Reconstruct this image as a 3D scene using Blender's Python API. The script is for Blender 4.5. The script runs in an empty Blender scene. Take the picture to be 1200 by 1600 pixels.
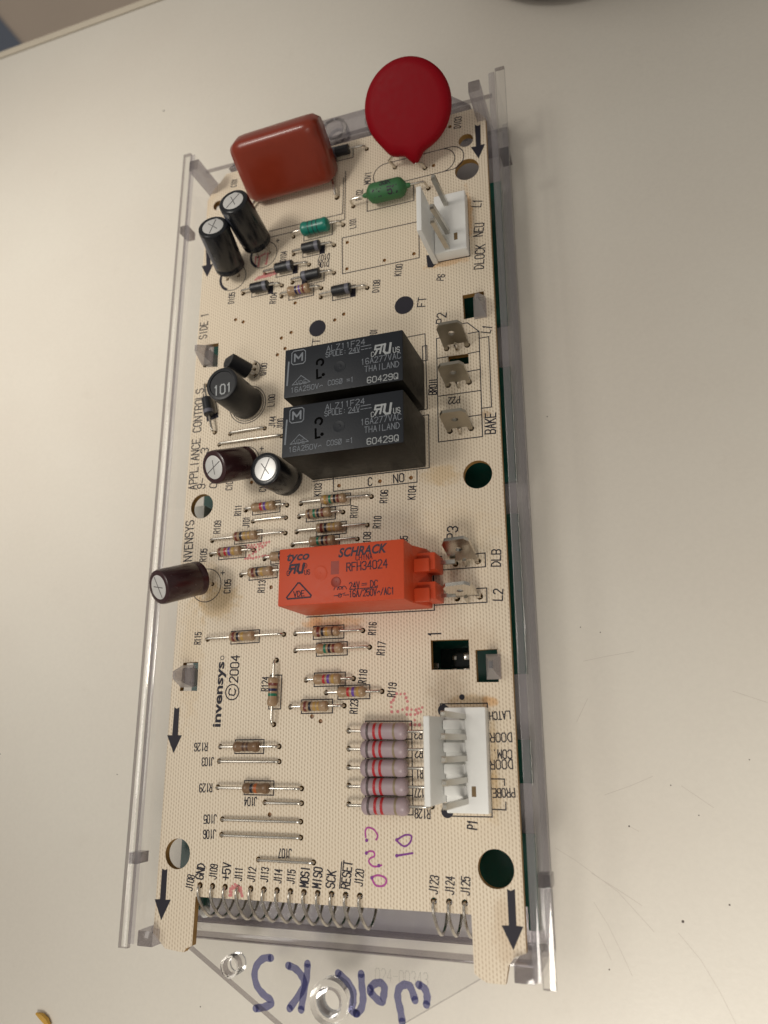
import bpy, bmesh, math, random
from mathutils import Vector, Matrix
random.seed(7)
K = 0.001                      # every number below is in millimetres
sc = bpy.context.scene
col = sc.collection

# ------------------------------------------------------------------ camera, world, lamps, exposure
cam = bpy.data.cameras.new('camera'); cam_o = bpy.data.objects.new('camera', cam); col.objects.link(cam_o)
cam_o.matrix_world = Matrix([[0.9438138, 0.0940007, 0.3168272, 0.1011392], [-0.0025946, 0.9607723, -0.2773263, 0.0318699], [-0.3304677, 0.2609223, 0.907034, 0.1647041]] + [[0, 0, 0, 1]])
cam.sensor_fit = 'AUTO'; cam.sensor_width = 36; cam.lens = 27.252
cam.clip_start = 0.005; cam.clip_end = 20
cam.dof.use_dof = True; cam.dof.focus_distance = 0.178; cam.dof.aperture_fstop = 16
sc.camera = cam_o
sc.cycles.transparent_max_bounces = 48; sc.cycles.max_bounces = 14
w = bpy.data.worlds.new('World'); sc.world = w; w.use_nodes = True
w.node_tree.nodes['Background'].inputs[0].default_value = (1.0, 0.94, 0.85, 1)
w.node_tree.nodes['Background'].inputs[1].default_value = 0.255
def lamp(name, loc, target, cone, size, power, color):
    l = bpy.data.lights.new(name, 'SPOT'); l.spot_size = cone; l.spot_blend = 1.0; l.shadow_soft_size = size*K
    l.energy = power; l.color = color
    o = bpy.data.objects.new(name, l); col.objects.link(o); o.location = Vector(loc)*K
    o.rotation_euler = (Vector(target)-Vector(loc)).to_track_quat('-Z', 'Y').to_euler(); return o
lamp('upper_spot', (-252, 95, 577), (-90, 170, -16), 0.52, 80, 12.4, (1.0, 0.94, 0.85))  # added spot; its soft cone edge stands in for the photographer's shadow
lamp('lower_spot', (124, -293, 399), (256, -355, -16), 2.4, 110, 16.5, (1.0, 0.94, 0.85))  # added spot, placed to brighten the lower right of the table
pl_ = bpy.data.lights.new('highlight_panel', 'AREA'); pl_.shape = 'RECTANGLE'; pl_.size = 0.7; pl_.size_y = 0.14; pl_.energy = 1.3; pl_.color = (1.0, 0.955, 0.88)  # area lamp added for streak highlights on plastic, capacitors and leads
po_ = bpy.data.objects.new('highlight_panel', pl_); col.objects.link(po_); po_.location = (-0.42, 0.16, 0.78); po_.rotation_euler = (Vector((0.03, 0.08, 0))-Vector(po_.location)).to_track_quat('-Z', 'Y').to_euler()
sc.view_settings.view_transform = 'Standard'; sc.view_settings.look = 'None'
sc.view_settings.exposure = 0.0; sc.view_settings.gamma = 1.0

# ------------------------------------------------------------------ materials
def mat(name): 
    m = bpy.data.materials.new(name); m.use_nodes = True; return m
def N(m, t, **kw):
    n = m.node_tree.nodes.new(t)
    for k, v in kw.items():
        if k[0] == 'i' and k[1:].isdigit(): n.inputs[int(k[1:])].default_value = v
        else: setattr(n, k, v)
    return n
def L(m, a, b): m.node_tree.links.new(a, b)
def plain(name, c, rough=0.5, metal=0.0, vary=0.12, scale=900, bump=0.0, coat=0.0, spec=0.5, trans=0.0, sss=0.0):
    m = mat(name); b = m.node_tree.nodes['Principled BSDF']
    b.inputs['Roughness'].default_value = rough; b.inputs['Metallic'].default_value = metal
    b.inputs['Specular IOR Level'].default_value = spec
    b.inputs['Coat Weight'].default_value = coat; b.inputs['Coat Roughness'].default_value = 0.12
    if sss:
        b.inputs['Subsurface Weight'].default_value = sss; b.inputs['Subsurface Radius'].default_value = (0.002, 0.001, 0.0006)
    tc = N(m, 'ShaderNodeTexCoord'); nz = N(m, 'ShaderNodeTexNoise'); nz.inputs['Scale'].default_value = scale; nz.inputs['Detail'].default_value = 5
    L(m, tc.outputs['Object'], nz.inputs['Vector'])
    mr = N(m, 'ShaderNodeMapRange'); mr.inputs[3].default_value = 1-vary; mr.inputs[4].default_value = 1+vary
    L(m, nz.outputs[0], mr.inputs[0])
    mx = N(m, 'ShaderNodeVectorMath', operation='SCALE'); mx.inputs[0].default_value = c[:3]
    L(m, mr.outputs[0], mx.inputs['Scale']); L(m, mx.outputs[0], b.inputs['Base Color'])
    mr2 = N(m, 'ShaderNodeMapRange'); mr2.inputs[3].default_value = max(0.02, rough*0.8); mr2.inputs[4].default_value = min(1, rough*1.25)
    L(m, nz.outputs[0], mr2.inputs[0]); L(m, mr2.outputs[0], b.inputs['Roughness'])
    if bump:
        bp = N(m, 'ShaderNodeBump'); bp.inputs['Strength'].default_value = bump; bp.inputs['Distance'].default_value = 0.0002
        L(m, nz.outputs[0], bp.inputs['Height']); L(m, bp.outputs[0], b.inputs['Normal'])
    return m
def clear(name, tint, gloss=1.0, rough=0.06, graze=0.7, milk=0.0, milkc=(0.56, 0.535, 0.56)):
    m = mat(name); nt = m.node_tree; nt.nodes.remove(nt.nodes['Principled BSDF'])
    t = N(m, 'ShaderNodeBsdfTransparent'); t.inputs[0].default_value = (*tint, 1)
    g = N(m, 'ShaderNodeBsdfGlossy'); g.inputs[0].default_value = (gloss, gloss, gloss, 1); g.inputs['Roughness'].default_value = rough
    lw = N(m, 'ShaderNodeLayerWeight'); lw.inputs[0].default_value = 0.5     # facing term only: same from both sides of a thin wall
    pw = N(m, 'ShaderNodeMath', operation='POWER'); pw.inputs[1].default_value = 4.0; L(m, lw.outputs['Facing'], pw.inputs[0])
    fr = N(m, 'ShaderNodeMath', operation='MULTIPLY_ADD'); fr.inputs[1].default_value = graze; fr.inputs[2].default_value = 0.045; L(m, pw.outputs[0], fr.inputs[0])
    mx = N(m, 'ShaderNodeMixShader'); L(m, fr.outputs[0], mx.inputs[0]); L(m, t.outputs[0], mx.inputs[1]); L(m, g.outputs[0], mx.inputs[2])
    out = mx.outputs[0]
    if milk:      # pale scatter mixed into clear plastic, in place of light caught inside it
        d1 = N(m, 'ShaderNodeBsdfDiffuse'); d1.inputs[0].default_value = (*milkc, 1); d2 = N(m, 'ShaderNodeBsdfTranslucent'); d2.inputs[0].default_value = (*milkc, 1)
        dm = N(m, 'ShaderNodeMixShader'); dm.inputs[0].default_value = 0.4; L(m, d1.outputs[0], dm.inputs[1]); L(m, d2.outputs[0], dm.inputs[2])
        m3 = N(m, 'ShaderNodeMixShader'); m3.inputs[0].default_value = milk; L(m, out, m3.inputs[1]); L(m, dm.outputs[0], m3.inputs[2]); out = m3.outputs[0]
    L(m, out, nt.nodes['Material Output'].inputs[0]); return m
INK = plain('silkscreen_ink', (0.022, 0.020, 0.030), 0.55, spec=0.3)
BLACK = plain('black_epoxy', (0.012, 0.013, 0.016), 0.42, bump=0.15)
BLACKGLOSS = plain('black_sleeve', (0.010, 0.011, 0.014), 0.24, bump=0.05)
RELAYBLK = plain('relay_black_sheen', (0.013, 0.016, 0.022), 0.42, spec=0.38, bump=0.12, scale=2500)  # bluish base stands in for the reflected sheen on relay tops
RELAYSIDE = plain('relay_smoked_plastic', (0.008, 0.0075, 0.006), 0.42, spec=0.2, bump=0.05)  # darker copy for the sides, without the sheen painted on the top
BROWNSLV = plain('brown_sleeve', (0.042, 0.016, 0.018), 0.25, bump=0.05)
TIN = plain('tinned_wire', (0.62, 0.58, 0.52), 0.26, 1.0, 0.2, 700)
BRASS = plain('plated_tab', (0.42, 0.39, 0.33), 0.33, 1.0, 0.2, 350, bump=0.1)
SHINY = plain('shiny_tab', (0.62, 0.59, 0.54), 0.16, 1.0, 0.15, 300, bump=0.1)
ALU = plain('aluminium_top', (0.80, 0.79, 0.77), 0.36, 0.45, 0.06, 1500)  # half-metal pale base stands in for a bright reflection on the tops
WHITE = plain('white_nylon', (0.86, 0.86, 0.835), 0.42, vary=0.03)
TAN = plain('tan_lacquer', (0.36, 0.24, 0.14), 0.3, vary=0.2, coat=0.3)
DKTAN = plain('brown_lacquer', (0.20, 0.115, 0.06), 0.3, vary=0.2, coat=0.3)
MAUVE = plain('mauve_lacquer', (0.38, 0.295, 0.315), 0.38, vary=0.08)
REDCAP = plain('red_dip', (0.235, 0.030, 0.012), 0.30, vary=0.08, bump=0.08, scale=300, coat=0.15, spec=0.4)
MOVRED = plain('crimson_dip', (0.26, 0.002, 0.008), 0.5, vary=0.06, bump=0.10, scale=700, spec=0.12)
GREENR = plain('green_cement', (0.035, 0.145, 0.050), 0.5, vary=0.15, bump=0.2)
TEAL = plain('teal_lacquer', (0.006, 0.19, 0.14), 0.32, vary=0.1)
GREYBAND = plain('grey_ring', (0.13, 0.13, 0.16), 0.45)
ORANGE = plain('orange_relay', (0.60, 0.072, 0.021), 0.42, vary=0.05, sss=0.05, spec=0.35)
ORANGED = plain('orange_relay_shade', (0.30, 0.028, 0.010), 0.4, vary=0.05)  # darker copy of the orange: shade of the holes put into colour
DARKHOLE = plain('recess_shade_black', (0.002, 0.002, 0.002), 0.9, spec=0.05)  # near-black marks painted in place of shaded recesses
SILVERPRINT = plain('silver_print', (0.20, 0.22, 0.25), 0.5, vary=0.3, scale=4000)
WHITEPRINT = plain('white_print', (0.38, 0.40, 0.41), 0.5, vary=0.15)
DKPRINT = plain('navy_print', (0.022, 0.012, 0.030), 0.5)
BANDS = {k: plain('band_'+k, v, 0.32, vary=0.1) for k, v in dict(red=(0.42, 0.02, 0.025), violet=(0.13, 0.055, 0.32), gold=(0.44, 0.27, 0.075),
         green=(0.01, 0.16, 0.09), black=(0.015, 0.013, 0.022), brown=(0.16, 0.035, 0.025), orange=(0.42, 0.10, 0.02), olive=(0.27, 0.21, 0.13), grey=(0.10, 0.075, 0.075), navy=(0.015, 0.014, 0.06), dark=(0.09, 0.045, 0.03)).items()}
PCBGREEN = plain('green_solder_mask', (0.004, 0.060, 0.045), 0.22, vary=0.15, scale=200)
CLEAR = clear('clear_plastic', (0.985, 0.984, 0.982))
CLEARW = clear('clear_plastic_wall', (0.985, 0.983, 0.983), graze=0.16)
EDGE = clear('clear_plastic_dark_edge', (0.53, 0.505, 0.52), 0.95, 0.10)  # dark tint stands in for internal reflection at the plastic's edges
PALED = clear('clear_plastic_paled', (0.83, 0.815, 0.83), 1.0, 0.08, milk=0.30)  # grey-purple tone stands in for reflections inside the clear plastic
FLOORP = clear('clear_lens', (0.945, 0.94, 0.955), 1.0, 0.10, milk=0.16, milkc=(0.60, 0.60, 0.66))
MARKER = clear('blue_marker', (0.27, 0.28, 0.50), 0.5, 0.35)
PURPLE = plain('purple_marker', (0.20, 0.035, 0.26), 0.6, vary=0.3)
PINKPEN = plain('pink_marker', (0.42, 0.07, 0.30), 0.6, vary=0.3)
STAMP = plain('red_stamp', (0.62, 0.23, 0.22), 0.7, vary=0.2)

def board_material():
    m = mat('woven_laminate'); b = m.node_tree.nodes['Principled BSDF']; b.inputs['Roughness'].default_value = 0.42
    b.inputs['Specular IOR Level'].default_value = 0.35
    geo = N(m, 'ShaderNodeNewGeometry'); sca = N(m, 'ShaderNodeVectorMath', operation='SCALE'); sca.inputs['Scale'].default_value = 1000
    L(m, geo.outputs['Position'], sca.inputs[0])
    nz = N(m, 'ShaderNodeTexNoise'); nz.inputs['Scale'].default_value = 0.45; nz.inputs['Detail'].default_value = 3; L(m, sca.outputs[0], nz.inputs['Vector'])
    off = N(m, 'ShaderNodeVectorMath', operation='MULTIPLY_ADD'); off.inputs[1].default_value = (0.35, 0.35, 0); L(m, nz.outputs['Color'], off.inputs[0]); L(m, sca.outputs[0], off.inputs[2])
    sep = N(m, 'ShaderNodeSeparateXYZ'); L(m, off.outputs[0], sep.inputs[0])
    def wave(sock, pitch, ph=0.0):
        a = N(m, 'ShaderNodeMath', operation='MULTIPLY_ADD'); a.inputs[1].default_value = 2*math.pi/pitch; a.inputs[2].default_value = ph; L(m, sock, a.inputs[0])
        s = N(m, 'ShaderNodeMath', operation='SINE'); L(m, a.outputs[0], s.inputs[0]); return s.outputs[0]
    wx = wave(sep.outputs[0], 0.69)
    def mth(op, a, c, d=None):
        n = N(m, 'ShaderNodeMath', operation=op)
        for i, v in enumerate((a, c) if d is None else (a, c, d)):
            if isinstance(v, (int, float)): n.inputs[i].default_value = v
            else: L(m, v, n.inputs[i])
        return n.outputs[0]
    stag = mth('ADD', sep.outputs[1], mth('MULTIPLY', sep.outputs[0], 0.92/(2*0.69)))      # rows shift by half a step from thread to thread
    wy = wave(stag, 0.92)
    dark = mth('MULTIPLY', mth('MAXIMUM', mth('ADD', wx, 0.25), 0.0), mth('MULTIPLY_ADD', wy, 0.42, 0.58))
    h = mth('MULTIPLY_ADD', dark, -1.25, 0.62)
    fine = N(m, 'ShaderNodeTexNoise'); fine.inputs['Scale'].default_value = 5.0; fine.inputs['Detail'].default_value = 4; L(m, sca.outputs[0], fine.inputs['Vector'])
    h2 = mth('ADD', h, mth('MULTIPLY', mth('SUBTRACT', fine.outputs[0], 0.5), 0.7))
    fac = N(m, 'ShaderNodeMapRange'); fac.inputs[1].default_value = -0.8; fac.inputs[2].default_value = 0.7; L(m, h2, fac.inputs[0])
    mix = N(m, 'ShaderNodeMix', data_type='RGBA'); mix.inputs[6].default_value = (0.49, 0.385, 0.265, 1); mix.inputs[7].default_value = (0.82, 0.72, 0.575, 1)
    L(m, fac.outputs[0], mix.inputs[0])
    big = N(m, 'ShaderNodeTexNoise'); big.inputs['Scale'].default_value = 0.05; big.inputs['Detail'].default_value = 4; L(m, sca.outputs[0], big.inputs['Vector'])
    bl = N(m, 'ShaderNodeMapRange'); bl.inputs[1].default_value = 0.35; bl.inputs[2].default_value = 0.7; bl.inputs[3].default_value = 0.0; bl.inputs[4].default_value = 0.35; L(m, big.outputs[0], bl.inputs[0])
    mixb = N(m, 'ShaderNodeMix', data_type='RGBA'); L(m, bl.outputs[0], mixb.inputs[0]); L(m, mix.outputs[2], mixb.inputs[6]); mixb.inputs[7].default_value = (0.68, 0.56, 0.42, 1)
    cur = mixb.outputs[2]
    wob = N(m, 'ShaderNodeTexNoise'); wob.inputs['Scale'].default_value = 0.5; wob.inputs['Detail'].default_value = 5; L(m, sca.outputs[0], wob.inputs['Vector'])
    # flux and glue stains, other brown patches: centre, radii (mm), strength, colour
    for (cx, cy), rx, ry, st, c in STAINS:
        d = N(m, 'ShaderNodeVectorMath', operation='SUBTRACT'); d.inputs[1].default_value = (cx, cy, 0); L(m, sca.outputs[0], d.inputs[0])
        e = N(m, 'ShaderNodeVectorMath', operation='MULTIPLY'); e.inputs[1].default_value = (1/rx, 1/ry, 0); L(m, d.outputs[0], e.inputs[0])
        ln = N(m, 'ShaderNodeVectorMath', operation='LENGTH'); L(m, e.outputs[0], ln.inputs[0])
        s = mth('ADD', ln.outputs['Value'], mth('MULTIPLY', mth('SUBTRACT', wob.outputs[0], 0.5), 1.6))
        k = N(m, 'ShaderNodeMapRange', interpolation_type='SMOOTHSTEP'); k.inputs[1].default_value = 1.1; k.inputs[2].default_value = 0.45; k.inputs[4].default_value = st*0.62; L(m, s, k.inputs[0])
        mm = N(m, 'ShaderNodeMix', data_type='RGBA', blend_type='MULTIPLY'); L(m, k.outputs[0], mm.inputs[0]); L(m, cur, mm.inputs[6]); mm.inputs[7].default_value = (*c, 1); cur = mm.outputs[2]
    L(m, cur, b.inputs['Base Color'])
    bp = N(m, 'ShaderNodeBump'); bp.inputs['Strength'].default_value = 0.25; bp.inputs['Distance'].default_value = 0.00006; L(m, h2, bp.inputs['Height']); L(m, bp.outputs[0], b.inputs['Normal'])
    return m
YEL = (0.80, 0.62, 0.32); ORG = (0.85, 0.50, 0.16); BRN = (0.6, 0.45, 0.3)
STAINS = [((0.31,63.59), 7, 5, 0.8, YEL), ((-4.08,69.47), 5, 6, 0.5, YEL), ((57.74,89.78), 5, 3, 0.7, YEL), ((31.04,57.06), 9, 1.6, 0.8, ORG), ((26.52,57.58), 2.5, 2, 0.8, ORG),
          ((67.02,38.58), 2.0, 1.5, 0.9, ORG), ((62.80,38.91), 6, 1.6, 0.7, YEL), ((67.38,27.98), 1.0, 8, 0.6, YEL), ((66.81,20.55), 2, 6, 0.6, YEL), ((66.38,158.08), 1.3, 9, 0.9, ORG),
          ((60.73,145.47), 6, 1.2, 0.7, ORG), ((68.33,103.27), 1.6, 1.2, 0.9, BRN), ((57.98,40.98), 5, 6, 0.35, BRN), ((68.28,-3.90), 3, 7, 0.45, BRN), ((63.92,51.19), 7, 4, 0.3, BRN), ((-6.01,51.40), 4, 20, 0.3, YEL), ((58.87,74.73), 14, 10, 0.25, YEL), ((-11.91,185.55), 4, 12, 0.3, YEL)]  # the entry at the lower right finger only browns the board there
BOARD = board_material()
BOARDEDGE = plain('laminate_edge', (0.34, 0.19, 0.055), 0.6, vary=0.3, scale=1200)

def table_material():
    m = mat('worn_white_laminate'); b = m.node_tree.nodes['Principled BSDF']
    b.inputs['Specular IOR Level'].default_value = 0.4
    geo = N(m, 'ShaderNodeNewGeometry'); sca = N(m, 'ShaderNodeVectorMath', operation='SCALE'); sca.inputs['Scale'].default_value = 1000
    L(m, geo.outputs['Position'], sca.inputs[0])
    a = N(m, 'ShaderNodeTexNoise'); a.inputs['Scale'].default_value = 0.012; a.inputs['Detail'].default_value = 6; L(m, sca.outputs[0], a.inputs['Vector'])
    f = N(m, 'ShaderNodeTexNoise'); f.inputs['Scale'].default_value = 1.1; f.inputs['Detail'].default_value = 5; L(m, sca.outputs[0], f.inputs['Vector'])
    r1 = N(m, 'ShaderNodeMapRange'); r1.inputs[1].default_value = 0.35; r1.inputs[2].default_value = 0.65; L(m, a.outputs[0], r1.inputs[0])
    mix = N(m, 'ShaderNodeMix', data_type='RGBA'); mix.inputs[6].default_value = (0.685, 0.635, 0.56, 1); mix.inputs[7].default_value = (0.72, 0.68, 0.605, 1); L(m, r1.outputs[0], mix.inputs[0])
    r2 = N(m, 'ShaderNodeMapRange'); r2.inputs[3].default_value = 0.96; r2.inputs[4].default_value = 1.04; L(m, f.outputs[0], r2.inputs[0])
    sv = N(m, 'ShaderNodeVectorMath', operation='SCALE'); L(m, mix.outputs[2], sv.inputs[0]); L(m, r2.outputs[0], sv.inputs['Scale'])
    # tiny dark specks
    vo = N(m, 'ShaderNodeTexVoronoi'); vo.inputs['Scale'].default_value = 0.045; L(m, sca.outputs[0], vo.inputs['Vector'])
    sp = N(m, 'ShaderNodeMapRange'); sp.inputs[1].default_value = 0.009; sp.inputs[2].default_value = 0.004; L(m, vo.outputs['Distance'], sp.inputs[0])
    # grey smudges
    sm = N(m, 'ShaderNodeTexNoise'); sm.inputs['Scale'].default_value = 0.06; sm.inputs['Detail'].default_value = 8; sm.inputs['Roughness'].default_value = 0.7; L(m, sca.outputs[0], sm.inputs['Vector'])
    sr = N(m, 'ShaderNodeMapRange'); sr.inputs[1].default_value = 0.62; sr.inputs[2].default_value = 0.8; sr.inputs[4].default_value = 0.22; L(m, sm.outputs[0], sr.inputs[0])
    m1 = N(m, 'ShaderNodeMix', data_type='RGBA'); L(m, sr.outputs[0], m1.inputs[0]); L(m, sv.outputs[0], m1.inputs[6]); m1.inputs[7].default_value = (0.50, 0.44, 0.37, 1)
    m2 = N(m, 'ShaderNodeMix', data_type='RGBA'); L(m, sp.outputs[0], m2.inputs[0]); L(m, m1.outputs[2], m2.inputs[6]); m2.inputs[7].default_value = (0.10, 0.085, 0.07, 1)
    L(m, m2.outputs[2], b.inputs['Base Color'])
    rr = N(m, 'ShaderNodeMapRange'); rr.inputs[3].default_value = 0.30; rr.inputs[4].default_value = 0.50; L(m, sm.outputs[0], rr.inputs[0]); L(m, rr.outputs[0], b.inputs['Roughness'])
    bp = N(m, 'ShaderNodeBump'); bp.inputs['Strength'].default_value = 0.12; bp.inputs['Distance'].default_value = 0.00015; L(m, f.outputs[0], bp.inputs['Height']); L(m, bp.outputs[0], b.inputs['Normal'])
    return m
TABLE = table_material()
TRIM = plain('cream_edge_band', (0.62, 0.55, 0.44), 0.5, vary=0.05)
GROOVE = plain('dark_seam', (0.20, 0.16, 0.12), 0.8)
SCRATCH = plain('scratch_grey', (0.585, 0.535, 0.47), 0.5)
SPECK = plain('dark_speck', (0.10, 0.08, 0.07), 0.6)

# ------------------------------------------------------------------ mesh helpers (mm)
WORLD = {}
class MB:
    def __init__(s): s.v = []; s.f = []; s.m = []
    def add(s, vs, fs, mi=0):
        o = len(s.v); s.v += [Vector(v) for v in vs]; s.f += [tuple(i+o for i in f) for f in fs]; s.m += ([mi]*len(fs) if isinstance(mi, int) else list(mi))
        return s
    def box(s, x0, x1, y0, y1, z0, z1, mi=0, bev=0.0, side=None):
        bm = bmesh.new(); bmesh.ops.create_cube(bm, size=1)
        for v in bm.verts: v.co = Vector(((x0+x1)/2+v.co.x*(x1-x0), (y0+y1)/2+v.co.y*(y1-y0), (z0+z1)/2+v.co.z*(z1-z0)))
        if bev: bmesh.ops.bevel(bm, geom=bm.edges[:]+bm.verts[:], offset=bev, segments=2, profile=0.6, affect='EDGES')
        bm.normal_update(); bm.verts.index_update()
        fs = [tuple(v.index for v in f.verts) for f in bm.faces]
        ms = [(mi if side is None or abs(f.normal.z) > 0.6 else side) for f in bm.faces]
        s.add([v.co.copy() for v in bm.verts], fs, ms); bm.free(); return s
    def tube(s, path, r, seg=8, mi=0, caps=True):
        path = [Vector(p) for p in path]; n = len(path); vs = []; fs = []
        rs = r if isinstance(r, (list, tuple)) else [r]*n
        up = None
        for i, p in enumerate(path):
            t = (path[min(i+1, n-1)]-path[max(i-1, 0)]).normalized()
            if up is None:
                up = t.orthogonal().normalized()
            up = (up-t*up.dot(t))
            if up.length < 1e-6: up = t.orthogonal()
            up.normalize(); sd = t.cross(up)
            for k in range(seg):
                a = 2*math.pi*k/seg; vs.append(p+(up*math.cos(a)+sd*math.sin(a))*rs[i])
        for i in range(n-1):
            for k in range(seg):
                a = i*seg+k; b = i*seg+(k+1) % seg; fs.append((a, b, b+seg, a+seg))
        if caps: fs.append(tuple(range(seg-1, -1, -1))); fs.append(tuple(range((n-1)*seg, n*seg)))
        return s.add(vs, fs, mi)
    def lathe(s, o, ax, prof, seg=24, mi=0):
        """prof: list of (distance along axis, radius[, material])"""
        o = Vector(o); ax = Vector(ax).normalized(); u = ax.orthogonal().normalized(); w_ = ax.cross(u); vs = []; fs = []; ms = []
        for pr in prof:
            for k in range(seg):
                a = 2*math.pi*k/seg; vs.append(o+ax*pr[0]+(u*math.cos(a)+w_*math.sin(a))*max(pr[1], 1e-4))
        for i in range(len(prof)-1):
            for k in range(seg):
                a = i*seg+k; b = i*seg+(k+1) % seg; fs.append((a, b, b+seg, a+seg)); ms.append(prof[i+1][2] if len(prof[i+1]) > 2 else mi)
        fs.append(tuple(range(seg-1, -1, -1))); ms.append(mi); fs.append(tuple(range((len(prof)-1)*seg, len(prof)*seg))); ms.append(prof[-1][2] if len(prof[-1]) > 2 else mi)
        return s.add(vs, fs, ms)
    def prism(s, poly, z0, z1, mi=0, side=None):
        n = len(poly); a = sum(poly[i][0]*poly[(i+1) % n][1]-poly[(i+1) % n][0]*poly[i][1] for i in range(n))
        if a < 0: poly = poly[::-1]
        vs = [(x, y, z0) for x, y in poly]+[(x, y, z1) for x, y in poly]
        fs = [tuple(range(n-1, -1, -1)), tuple(range(n, 2*n))]+[(i, (i+1) % n, (i+1) % n+n, i+n) for i in range(n)]
        return s.add(vs, fs, [mi, mi]+[mi if side is None else side]*n)
    def ribbon(s, path, wd, mi=0, rise=0.03, ext=0.4, z=0.02, frame=None):
        """a printed stroke: low ridge of width wd along path (2-D), lying on plane z or on frame(x,y,z)"""
        fr = frame or (lambda x, y, zz: (x, y, zz))
        for i in range(len(path)-1):
            a = Vector(path[i]).to_2d() if len(path[i]) > 2 else Vector(path[i]); b = Vector(path[i+1])
            d = b-a
            if d.length < 1e-6: continue
            d.normalize(); n = Vector((-d.y, d.x))*wd/2; a = a-d*wd*ext; b = b+d*wd*ext
            vs = [fr(a.x+n.x, a.y+n.y, z), fr(b.x+n.x, b.y+n.y, z), fr(b.x+d.x*wd*.12, b.y+d.y*wd*.12, z+rise), fr(a.x-d.x*wd*.12, a.y-d.y*wd*.12, z+rise), fr(a.x-n.x, a.y-n.y, z), fr(b.x-n.x, b.y-n.y, z)]
            s.add(vs, [(3, 2, 1, 0), (4, 5, 2, 3)], mi)
        return s
    def stroke(s, path, wd, mi=0, z=0.03, h=0.02):
        """one smooth continuous pen stroke of width wd"""
        p = [Vector(q) for q in path]; q = []
        for k in range(len(p)-1):
            p0, p1, p2, p3 = (p[max(0, min(len(p)-1, k+j))] for j in (-1, 0, 1, 2))
            for t in (0, .25, .5, .75): q.append(p1+0.5*((p2-p0)*t+(2*p0-5*p1+4*p2-p3)*t*t+(3*p1-p0-3*p2+p3)*t**3))
        q.append(p[-1]); n = len(q); vs = []
        for i in range(n):
            d = (q[min(i+1, n-1)]-q[max(i-1, 0)]).normalized(); nn = Vector((-d.y, d.x))*wd/2*(0.93+0.07*math.sin(i*1.7)); vs += [(q[i].x+nn.x, q[i].y+nn.y, z), (q[i].x-nn.x, q[i].y-nn.y, z)]
        s.add(vs, [(2*i+1, 2*i+3, 2*i+2, 2*i) for i in range(n-1)], mi)
        for e, sg in ((q[0], 1), (q[-1], -1)): s.disc((e.x, e.y), wd*.47, z+h, 12, mi)
        return s
    def disc(s, c, r, z=0.03, seg=20, mi=0, a0=0, a1=2*math.pi, r0=0.0):
        full = abs(a1-a0) > 6.28
        pts = [(c[0]+math.cos(a0+(a1-a0)*k/seg)*r, c[1]+math.sin(a0+(a1-a0)*k/seg)*r) for k in range(seg + (0 if full else 1))]
        if r0 <= 0: return s.add([(x, y, z) for x, y in pts], [tuple(range(len(pts)))], mi)
        inn = [(c[0]+(x-c[0])*r0/r, c[1]+(y-c[1])*r0/r) for x, y in pts]; n = len(pts)
        return s.add([(x, y, z) for x, y in inn+pts], [(i, i+n, (i+1) % n+n, (i+1) % n) for i in range(n if full else n-1)], mi)
    def build(s, name, mats, parent=None, loc=(0, 0, 0), smooth=35, label=None, **props):
        me = bpy.data.meshes.new(name); lo = Vector(loc)
        me.from_pydata([(v-lo)*K for v in s.v], [], s.f)
        if not isinstance(mats, (list, tuple)): mats = [mats]
        for mm in mats: me.materials.append(mm)
        me.polygons.foreach_set('material_index', s.m)
        if smooth:
            me.polygons.foreach_set('use_smooth', [True]*len(s.f)); me.set_sharp_from_angle(angle=math.radians(smooth))
        me.update()
        o = bpy.data.objects.new(name, me); col.objects.link(o); place(o, parent, lo)
        if label: o['label'] = label
        for k, v in props.items(): o[k] = v
        return o
def place(o, parent, lo):
    lo = Vector(lo); WORLD[o.name] = lo
    if parent: o.parent = parent; o.location = (lo-WORLD[parent.name])*K
    else: o.location = lo*K
def thing(name, label, cat, loc, group=None):
    o = bpy.data.objects.new(name, None); col.objects.link(o); o.empty_display_size = 0.01; place(o, None, loc)
    o['label'] = label; o['category'] = cat
    if group: o['group'] = group
    return o

# single-stroke lettering, 4 x 6 grid
GL = dict(A='00 26 40/0.82.2 3.22.2', B='00 06 36 45 44 33 03/33 42 41 30 00', C='45 36 16 05 01 10 30 41', D='00 06 26 44 42 20 00', E='46 06 00 40/03 33', F='46 06 00/03 33',
  G='45 36 16 05 01 10 30 41 43 23', H='00 06/40 46/03 43', I='26 20', J='46 41 30 10 01', K='00 06/46 02/14 40', L='06 00 40', M='00 06 22 46 40', N='00 06 40 46', O='10 01 05 16 36 45 41 30 10',
  P='00 06 36 45 44 33 03', Q='10 01 05 16 36 45 41 30 10/22 40', R='00 06 36 45 44 33 03/23 40', S='45 36 16 05 04 13 33 42 41 30 10 01', T='06 46/26 20', U='06 01 10 30 41 46', V='06 20 46', W='06 10 24 30 46', X='00 46/06 40', Y='06 23 46/23 20', Z='06 46 00 40')
GL.update({'0': '10 01 05 16 36 45 41 30 10', '1': '15 26 20', '2': '05 16 36 45 44 00 40', '3': '05 16 36 45 44 33 42 41 30 10 01/33 23', '4': '30 36 02 42', '5': '46 06 03 34 43 41 30 10 01', '6': '45 36 16 05 01 10 30 41 42 33 13 02',
  '7': '06 46 10', '8': '13 04 05 16 36 45 44 33 13 02 01 10 30 41 42 33', '9': '01 10 30 41 45 36 16 05 04 13 33 44', '+': '21 25/03 43', '-': '03 43', '.': '20 20.4', ':': '21 21.4/24 24.4', '/': '00 46', '=': '02 42/04 44', '~': '02 13 33.5 42.5', '%': '00 46/05 16/30 41', '@': '10 01 05 16 36 45 41 30 10/00 46'})
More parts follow.
